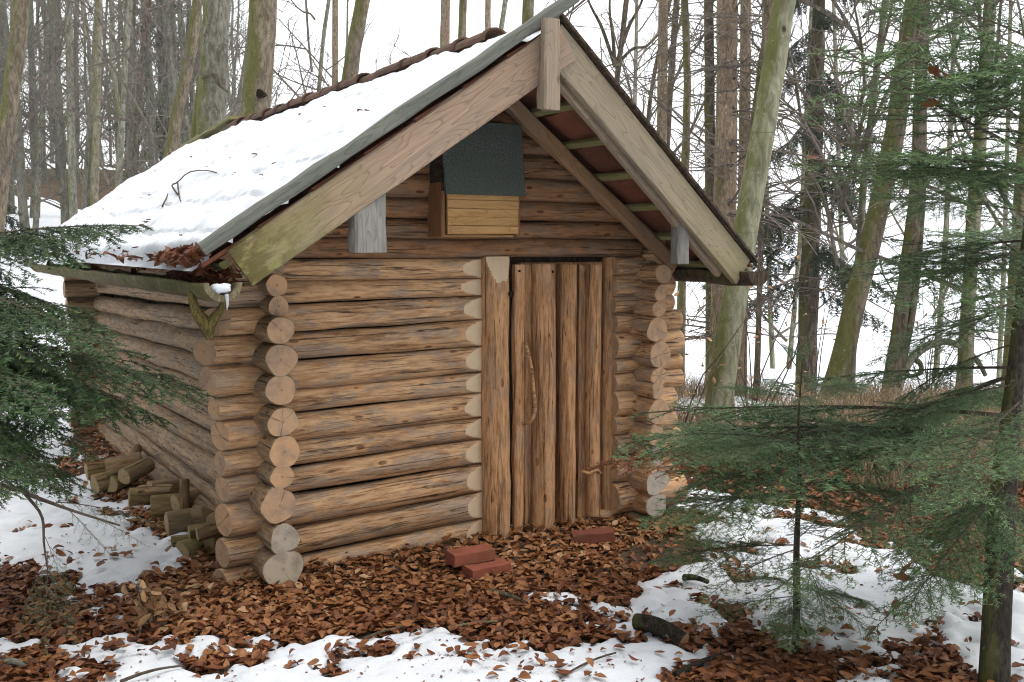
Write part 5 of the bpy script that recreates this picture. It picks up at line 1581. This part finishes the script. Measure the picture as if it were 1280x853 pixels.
bare_tree('beech_tree', [(247, 0), (238, 70), (222, 140), (212, 200)], 18, 15, M['bark_moss'], 'curved moss-green trunk touching the roof line, left of the thick trunks', 5)
bare_tree('beech_tree', [(275, 0), (264, 60), (253, 130), (246, 185)], 14.3, 22, M['bark_moss'], 'moss-covered trunk grown against a thick grey one', None)
tb_, Q, rd = bare_tree('beech_tree', [(271, 0), (268, 80), (264, 170)], 14, 38, M['bark_grey'], 'thick scarred grey trunk just behind the roof', 3, 18, 0.05)
sc = atd(266, 104, 13.78) - np.array(tb_.location)
tube_obj('bark_scar', smooth_path([sc + RIGHT * -0.15 + UP * 0.05, sc + UP * 0.10 - FLAT * 0.02, sc + RIGHT * 0.08 - UP * 0.02, sc + RIGHT * 0.2 - UP * 0.12], 14), np.interp(np.linspace(0, 1, 14), [0, 0.4, 1], [0.012, 0.03, 0.012]), [M['bark_dark']], tb_, 8, 2, 0.3)
tb_, Q, rd = bare_tree('oak_tree', [(329, 0), (325, 70), (319, 150)], 13, 38, M['bark_moss'], 'thick upright green-brown trunk with a dark hole behind the roof', None, 18, 0.05)
hl = atd(325, 118, 12.78) - np.array(tb_.location)
tube_obj('knot_hole', [hl + FLAT * 0.12, hl - FLAT * 0.03], [0.055, 0.05], [M['nail']], tb_, 10, 2, 0.2)
bare_tree('bare_tree', [(411, 0), (404, 50), (398, 120)], 22, 6, M['bark_grey'], 'very thin crooked grey stem left of a slim brown trunk', 2, 7)
bare_tree('spruce_tree', [(419, 0), (419, 60), (419, 120)], 20, 9.5, M['bark_brown'], 'slim straight brown trunk behind the ridge tiles', None, 8)
bare_tree('beech_tree', [(453, 0), (443, 60), (434, 115)], 16, 21, M['bark_moss'], 'sturdy moss-green trunk in the middle of the roof ridge', None)
bare_tree('spruce_tree', [(557, 0), (556, 60)], 19, 14, M['bark_brown'], 'brown trunk behind the ridge, left one of a close pair', None)
bare_tree('beech_tree', [(579, 0), (577, 60)], 18, 12, M['bark_moss'], 'mossy trunk behind the ridge, right one of a close pair', None, 8)
bare_tree('spruce_tree', [(610, 0), (610, 50)], 21, 9, M['bark_brown'], 'slim brown trunk close to the gable apex', None, 8)
bare_tree('bare_tree', [(632, 0), (625, 45)], 24, 8, M['bark_grey'], 'thin tilted grey trunk next to the gable apex', None, 8)
bare_tree('beech_tree', [(661, -20), (660, 20)], 17, 17, M['bark_green'], 'pale trunk half hidden by the gable apex', 5)
# forked sapling over the right roof slope
tf, Q, rd = bare_tree('bare_tree', [(776, 60), (770, 110)], 17, 8, M['bark_dark'], 'small bare tree forking into a vase above the right roof slope', None, 8, group='bare trunks of the wood')
fk = atd(769, 84, 17) - np.array(tf.location)
for e1, e2 in (((735, 0), (700, -90)), ((803, 0), (830, -80)), ((762, 10), (765, -60)), ((812, 55), (850, 10))):
    P_ = smooth_path([fk, atd(*((np.array(e1) + (769, 84)) / 2 + (0, -8)), 17) - np.array(tf.location), atd(*e1, 17) - np.array(tf.location), atd(*e2, 17) - np.array(tf.location)], 14)
    tube_obj('limb', P_, np.linspace(0.035, 0.014, 14), [M['bark_dark']], tf, 6, 3, 0.05)
# right of the roof
bare_tree('spruce_tree', [(829, 0), (828, 100), (827, 200)], 15, 14, M['bark_brown'], 'straight brown trunk nearest to the right roof slope', None, dead=1)
bare_tree('bare_tree', [(846, 0), (838, 110), (832, 200)], 16, 9, M['bark_dark'], 'thin dark stem beside the brown trunk right of the roof', 2, 8)
bare_tree('bare_tree', [(838, 0), (815, 110), (806, 200)], 18, 6, M['bark_dark'], 'slanting thin dark stem crossing behind the right roof slope', None, 7)
bare_tree('beech_tree', [(856, 0), (859, 110), (856, 225)], 13, 10.5, M['bark_moss'], 'slender moss-green stem between the brown trunks', None, 9)
bare_tree('spruce_tree', [(886, 0), (887, 120), (888, 260)], 12, 14, M['bark_dark'], 'dark rough trunk left of the big brown one', None, dead=2)
bare_tree('spruce_tree', [(909, 0), (908, 150), (905, 300), (900, 540)], 10, 28, M['bark_brown'], 'big straight brown spruce trunk behind the right bargeboard', None, 16, 0.04, dead=0)
bare_tree('spruce_tree', [(932, 0), (931, 150), (928, 320)], 11.5, 15, M['bark_brown'], 'slimmer brown trunk close behind the big spruce trunk', None, dead=1)
bare_tree('beech_tree', [(967, 0), (950, 120), (928, 300), (905, 520)], 10.2, 17, M['bark_brown'], 'brown trunk leaning along the pale smooth one', None, dead=0)
bare_tree('beech_tree', [(981, 0), (958, 140), (930, 300), (905, 460), (890, 560)], 8.6, 31, M['bark_pale'], 'smooth pale green trunk leaning right beside the eave', None, 18, 0.025)
bare_tree('bare_tree', [(952, 260), (948, 420), (944, 540)], 11, 7, M['bark_dark'], 'thin dark stem seen below the right eave end', None, 7)
bare_tree('beech_tree', [(1143, 0), (1112, 200), (1076, 350), (1040, 500)], 11.3, 26, M['bark_moss'], 'strong mossy leaning trunk in the middle of the right side', 0, 14)
bare_tree('bare_tree', [(1107, 0), (1092, 120), (1078, 250), (1072, 350), (1062, 500)], 12, 9, M['bark_grey'], 'thin wavy stem left of the strong mossy leaning trunk', 4, 8, dead=0)
tf, Q, rd = bare_tree('bare_tree', [(1150, 130), (1146, 240), (1128, 380), (1110, 520)], 11, 18, M['bark_dark'], 'dark trunk with a curling arched branch on the right side', 3, 12)
tl = np.array(tf.location)
P_ = smooth_path([atd(u, v, 11) - tl for u, v in ((1118, 500), (1130, 462), (1150, 438), (1178, 427), (1204, 435), (1222, 452), (1232, 470))], 22)
tube_obj('arched_branch', P_, np.linspace(0.055, 0.025, 22), [M['bark_grey']], tf, 8, 4, 0.1)
P_ = smooth_path([atd(u, v, 11) - tl for u, v in ((1140, 448), (1150, 455), (1150, 466), (1138, 470), (1132, 462))], 18)
tube_obj('curled_branch', P_, np.linspace(0.035, 0.02, 18), [M['bark_dark']], tf, 7, 4, 0.1)
P_ = smooth_path([atd(u, v, 11) - tl for u, v in ((1118, 500), (1130, 440), (1142, 380), (1152, 260), (1155, 100), (1160, -100))], 22)
tube_obj('stem', P_, np.linspace(0.05, 0.03, 22), [M['bark_dark']], tf, 8, 6, 0.06)
bare_tree('beech_tree', [(1238, 0), (1226, 160), (1214, 320), (1204, 500)], 11, 17, M['bark_green'], 'straight greenish-brown trunk second from the right edge', 5, 12, dead=2)
bare_tree('beech_tree', [(1292, 0), (1278, 200), (1264, 420)], 12, 15, M['bark_moss'], 'mossy trunk at the right picture edge', 2, 12, dead=1)

for u, dd_, w, lean, cr, lab in ((1000, 22, 6, 12, 2, 'thin distant stem just right of the pale leaning trunk'), (1052, 25, 6, -8, 4, 'thin distant stem left of the wavy one'), (1182, 21, 7, 10, 0, 'slim distant trunk between the dark forked trunk and the straight greenish one'),
                          (1256, 24, 6, 6, 1, 'slim distant trunk beside the right-edge trunk'), (960, 27, 6, -5, 5, 'faint thin trunk seen past the right eave end'), (790, 30, 6, 5, 3, 'faint thin trunk above the right roof slope')):
    bare_tree('bare_tree', [(u + lean, 60), (u, 300), (u - lean, 440)], dd_, w, M['bark_grey'], lab, cr, 8)

# low beech brush with coppery leaves at the right corner of the cabin
for (u, d_, h, n_, lab, sd) in ((850, 8.2, 1.9, 60, 'beech brush with coppery leaves under the right eave', 61), (945, 8.9, 1.6, 40, 'beech brush with a few coppery leaves beside the pale trunk', 62), (1020, 12, 1.9, 36, 'thin leafy sapling left of the strong mossy trunk', 63), (1165, 11.5, 1.6, 30, 'thin sapling with copper leaves by the arched branch', 64)):
    x, y = hpos(u, d_)
    withered('beech_brush', (x, y, float(ground_z(x, y))), [(rt.normal(0, 0.35), rt.normal(0, 0.35), h * rt.uniform(0.7, 1.1), 0.009) for _ in range(7)], lab, n_, 0.06, 0.16, sd, 'brush', 'leafy saplings right of the cabin')

# dark drooping spruce on the right, behind the trunks
def spruce(u, dist, H, z0, label, n=46, lmax=1.9, seed=3, r=0.16, trunk=M['bark_dark'], gap=0.0):
    r_ = np.random.default_rng(seed)
    x, y = hpos(u, dist)
    t = empty('spruce_tree', (x, y, float(ground_z(x, y)) - 0.1))
    trunk_obj(t, [(0, 0, 0), (0.05, 0, H * 0.5), (0.1, 0, H)], [r, r * 0.7, 0.03], trunk, 10, seed)
    for i in range(n):
        z = z0 + (H - z0) * (i + r_.uniform(0, 1)) / n
        ln = lmax * (1.05 - 0.85 * z / H) * r_.uniform(0.6, 1.15)
        az = r_.uniform(0, 6.28)
        d = np.array([math.cos(az), math.sin(az), -0.25]) * ln
        place_bough(t, (0, 0, z), d + np.array([0, 0, z]), FAR_SPRUCE[i % 3], r_.uniform(-0.3, 0.3))
    tag(t, label, 'spruce tree')
spruce(1010, 15, 9.5, 2.0, 'dark drooping spruce behind the pale leaning trunk', 44, 2.1, 3)
spruce(215, 34, 14, 2.0, 'greyish conifer deep in the wood behind the roof', 44, 2.6, 4, 0.2)
spruce(-60, 17, 7, 0.5, 'dark spruce in the wood beyond the left fir', 36, 2.0, 6, 0.1)

# ---- the wood on the slope behind, too far to tell the trees apart
r_ = np.random.default_rng(321)
Vs, Fs, off = [], [], 0
src = [crown_mesh(860 + q, 15.0, 0.2, nl=18, low=0.1, spread=(0.42, 0.5, 0.36)[q], fine=1.0)[:2] for q in range(3)]
nt_ = 88
for i in range(nt_):
    u = r_.uniform(-190, 300) if i < 84 else r_.uniform(330, 800)
    dd = r_.uniform(26, 66) if i < 84 else r_.uniform(40, 75)
    x, y = hpos(u, dd)
    z = float(ground_z(x, y))
    H = r_.uniform(11, 19); lean = r_.normal(0, 0.05, 2)
    V, Fq = src[i % 3]
    a = r_.uniform(0, 6.28); s = H / 15
    W = V * s
    W = np.stack([W[:, 0] * math.cos(a) - W[:, 1] * math.sin(a) + lean[0] * W[:, 2] + x, W[:, 0] * math.sin(a) + W[:, 1] * math.cos(a) + lean[1] * W[:, 2] + y, W[:, 2] + z], -1)
    Vs.append(W); Fs.append(Fq + off); off += len(W)
    zz = np.linspace(-0.2, H, 9)
    pts = np.stack([lean[0] * zz + x + r_.normal(0, 0.06, 9), lean[1] * zz + y + r_.normal(0, 0.06, 9), zz + z], -1)
    tv, tf_, _ = tube(pts, np.linspace(r_.uniform(0.09, 0.2), 0.03, 9), 6)
    Vs.append(tv); Fs.append(tf_ + off); off += len(tv)
wood = link('far_wood', np_mesh('far_wood', np.vstack(Vs), [(np.vstack(Fs), 0)], [M['twig_far']], smooth=False))
tag(wood, 'dense grey-brown leafless wood on the slope behind the cabin', 'wood', kind='stuff')

# ---- unseen spruces added behind and beside the viewer to block low sky light
r_ = np.random.default_rng(77)
Vs, Fs, off = [], [], 0
for i in range(25):
    az = R(140 + 156 * (i + r_.uniform(0, 1)) / 18) if i < 18 else R(-78 + 9 * (i - 18)); dd = r_.uniform(12, 22) if i < 18 else r_.uniform(8, 12)
    x, y = CAM[0] + dd * math.sin(az), CAM[1] + dd * math.cos(az); z = float(ground_z(x, y)); H = r_.uniform(12, 18)
    nn = 2600
    zz = r_.uniform(0.12, 1, nn) ** 0.8; rad = (1.02 - zz) * r_.uniform(2.0, 2.9) * np.sqrt(r_.uniform(0.05, 1, nn)); a = r_.uniform(0, 6.28, nn)
    c = np.stack([x + rad * np.cos(a), y + rad * np.sin(a), z + zz * H - rad * 0.25], -1)
    out = np.stack([np.cos(a), np.sin(a), r_.uniform(-0.6, 0.0, nn)], -1); sd_ = np.stack([-np.sin(a), np.cos(a), r_.normal(0, 0.3, nn)], -1)
    sz = r_.uniform(0.18, 0.42, nn)[:, None]
    V = np.stack([c - sd_ * sz * 0.5, c + sd_ * sz * 0.5, c + out * sz * 1.3], 1).reshape(-1, 3)
    tv, tf_, _ = tube([(x, y, z - 0.2), (x, y, z + H * 0.5), (x, y, z + H)], [0.18, 0.11, 0.02], 6)
    Vs += [V, tv]; Fs.append((np.arange(nn * 3).reshape(-1, 3) + off, 0)); off += len(V); Fs.append((tf_ + off, 1)); off += len(tv)
bw_ = link('added_shade_spruces', np_mesh('added_shade_spruces', np.vstack(Vs), Fs, [M['needle_dark'], M['bark_brown']], np.full(off, 0.4), smooth=False))
tag(bw_, 'unseen spruce wood added behind and beside the viewer to shade the clearing', 'wood', kind='stuff')

# ---- dry undergrowth on the bank at the right, thin grass by the cabin corner
def blades(name, pos, h, spread, mat, label, cat, seed, w=0.004):
    r_ = np.random.default_rng(seed); n = len(pos)
    d = np.stack([r_.normal(0, spread, n), r_.normal(0, spread, n), np.ones(n)], -1); hh = h * r_.uniform(0.4, 1.2, n)
    mid = pos + d * (hh * 0.55)[:, None]; tip = pos + (d + np.stack([r_.normal(0, spread, n), r_.normal(0, spread, n), np.full(n, -0.15)], -1)) * hh[:, None]
    sd_ = np.stack([np.cos(r_.uniform(0, 6.28, n)), np.sin(r_.uniform(0, 6.28, n)), 0 * hh], -1) * w
    V = np.stack([pos - sd_, pos + sd_, mid + sd_ * 0.7, mid - sd_ * 0.7, tip], 1).reshape(-1, 3)
    b0_ = np.arange(n)[:, None] * 5
    o = link(name, np_mesh(name, V, [(b0_ + np.array([[0, 1, 2, 3]]), 0), (b0_ + np.array([[3, 2, 4]]), 0)], [mat], np.repeat(r_.uniform(0, 1, n), 5), smooth=False))
    return tag(o, label, cat, kind='stuff')
n = 26000
uu = r_.uniform(835, 1420, n); dd = r_.uniform(6.9, 11.5, n)
xy = CAM[None, :2] + FLAT[None, :2] * dd[:, None] + RIGHT[None, :2] * ((uu - CX) / F_PX * dd)[:, None]
kp = fbm(xy[:, 0], xy[:, 1], 55, 0.9, 3) > 0.38
xy = xy[kp]
pos = np.stack([xy[:, 0], xy[:, 1], ground_z(xy[:, 0], xy[:, 1])], -1)
blades('dry_undergrowth', pos, 0.38, 0.35, M['dry_grass'], 'tangle of dry brown undergrowth on the bank behind the firs', 'undergrowth', 66, 0.004)
n = 2600
xy = np.stack([r_.normal(2.62, 0.28, n), r_.normal(-0.62, 0.24, n)], -1)
pos = np.stack([xy[:, 0], xy[:, 1], ground_z(xy[:, 0], xy[:, 1])], -1)
blades('thin_grass', pos, 0.05, 0.8, M['grass_green'], 'thin short grass and moss by the right cabin corner', 'grass', 67, 0.002)

# ---- the damp winter air
hz, nt, b = new_mat('damp_air')
nt.nodes.remove(b)
pv = N(nt, 'ShaderNodeVolumePrincipled')
pv.inputs['Color'].default_value = (0.93, 0.96, 1.0, 1)
pv.inputs['Density'].default_value = 0.00035
pv.inputs['Anisotropy'].default_value = 0.2
L(nt, pv.outputs[0], nt.nodes['Material Output'].inputs['Volume'])
x0, x1, y0, y1, z0, z1 = -1800, 1800, -1800, 1800, -16.0, 32.0
V = [(x, y, z) for x in (x0, x1) for y in (y0, y1) for z in (z0, z1)]
me = np_mesh('haze', V, [(np.array([(0, 1, 3, 2), (4, 6, 7, 5), (0, 4, 5, 1), (2, 3, 7, 6), (0, 2, 6, 4), (1, 5, 7, 3)]), 0)], [hz], smooth=False)
tag(link('haze', me), 'thin damp winter haze filling the air', 'haze', kind='stuff')
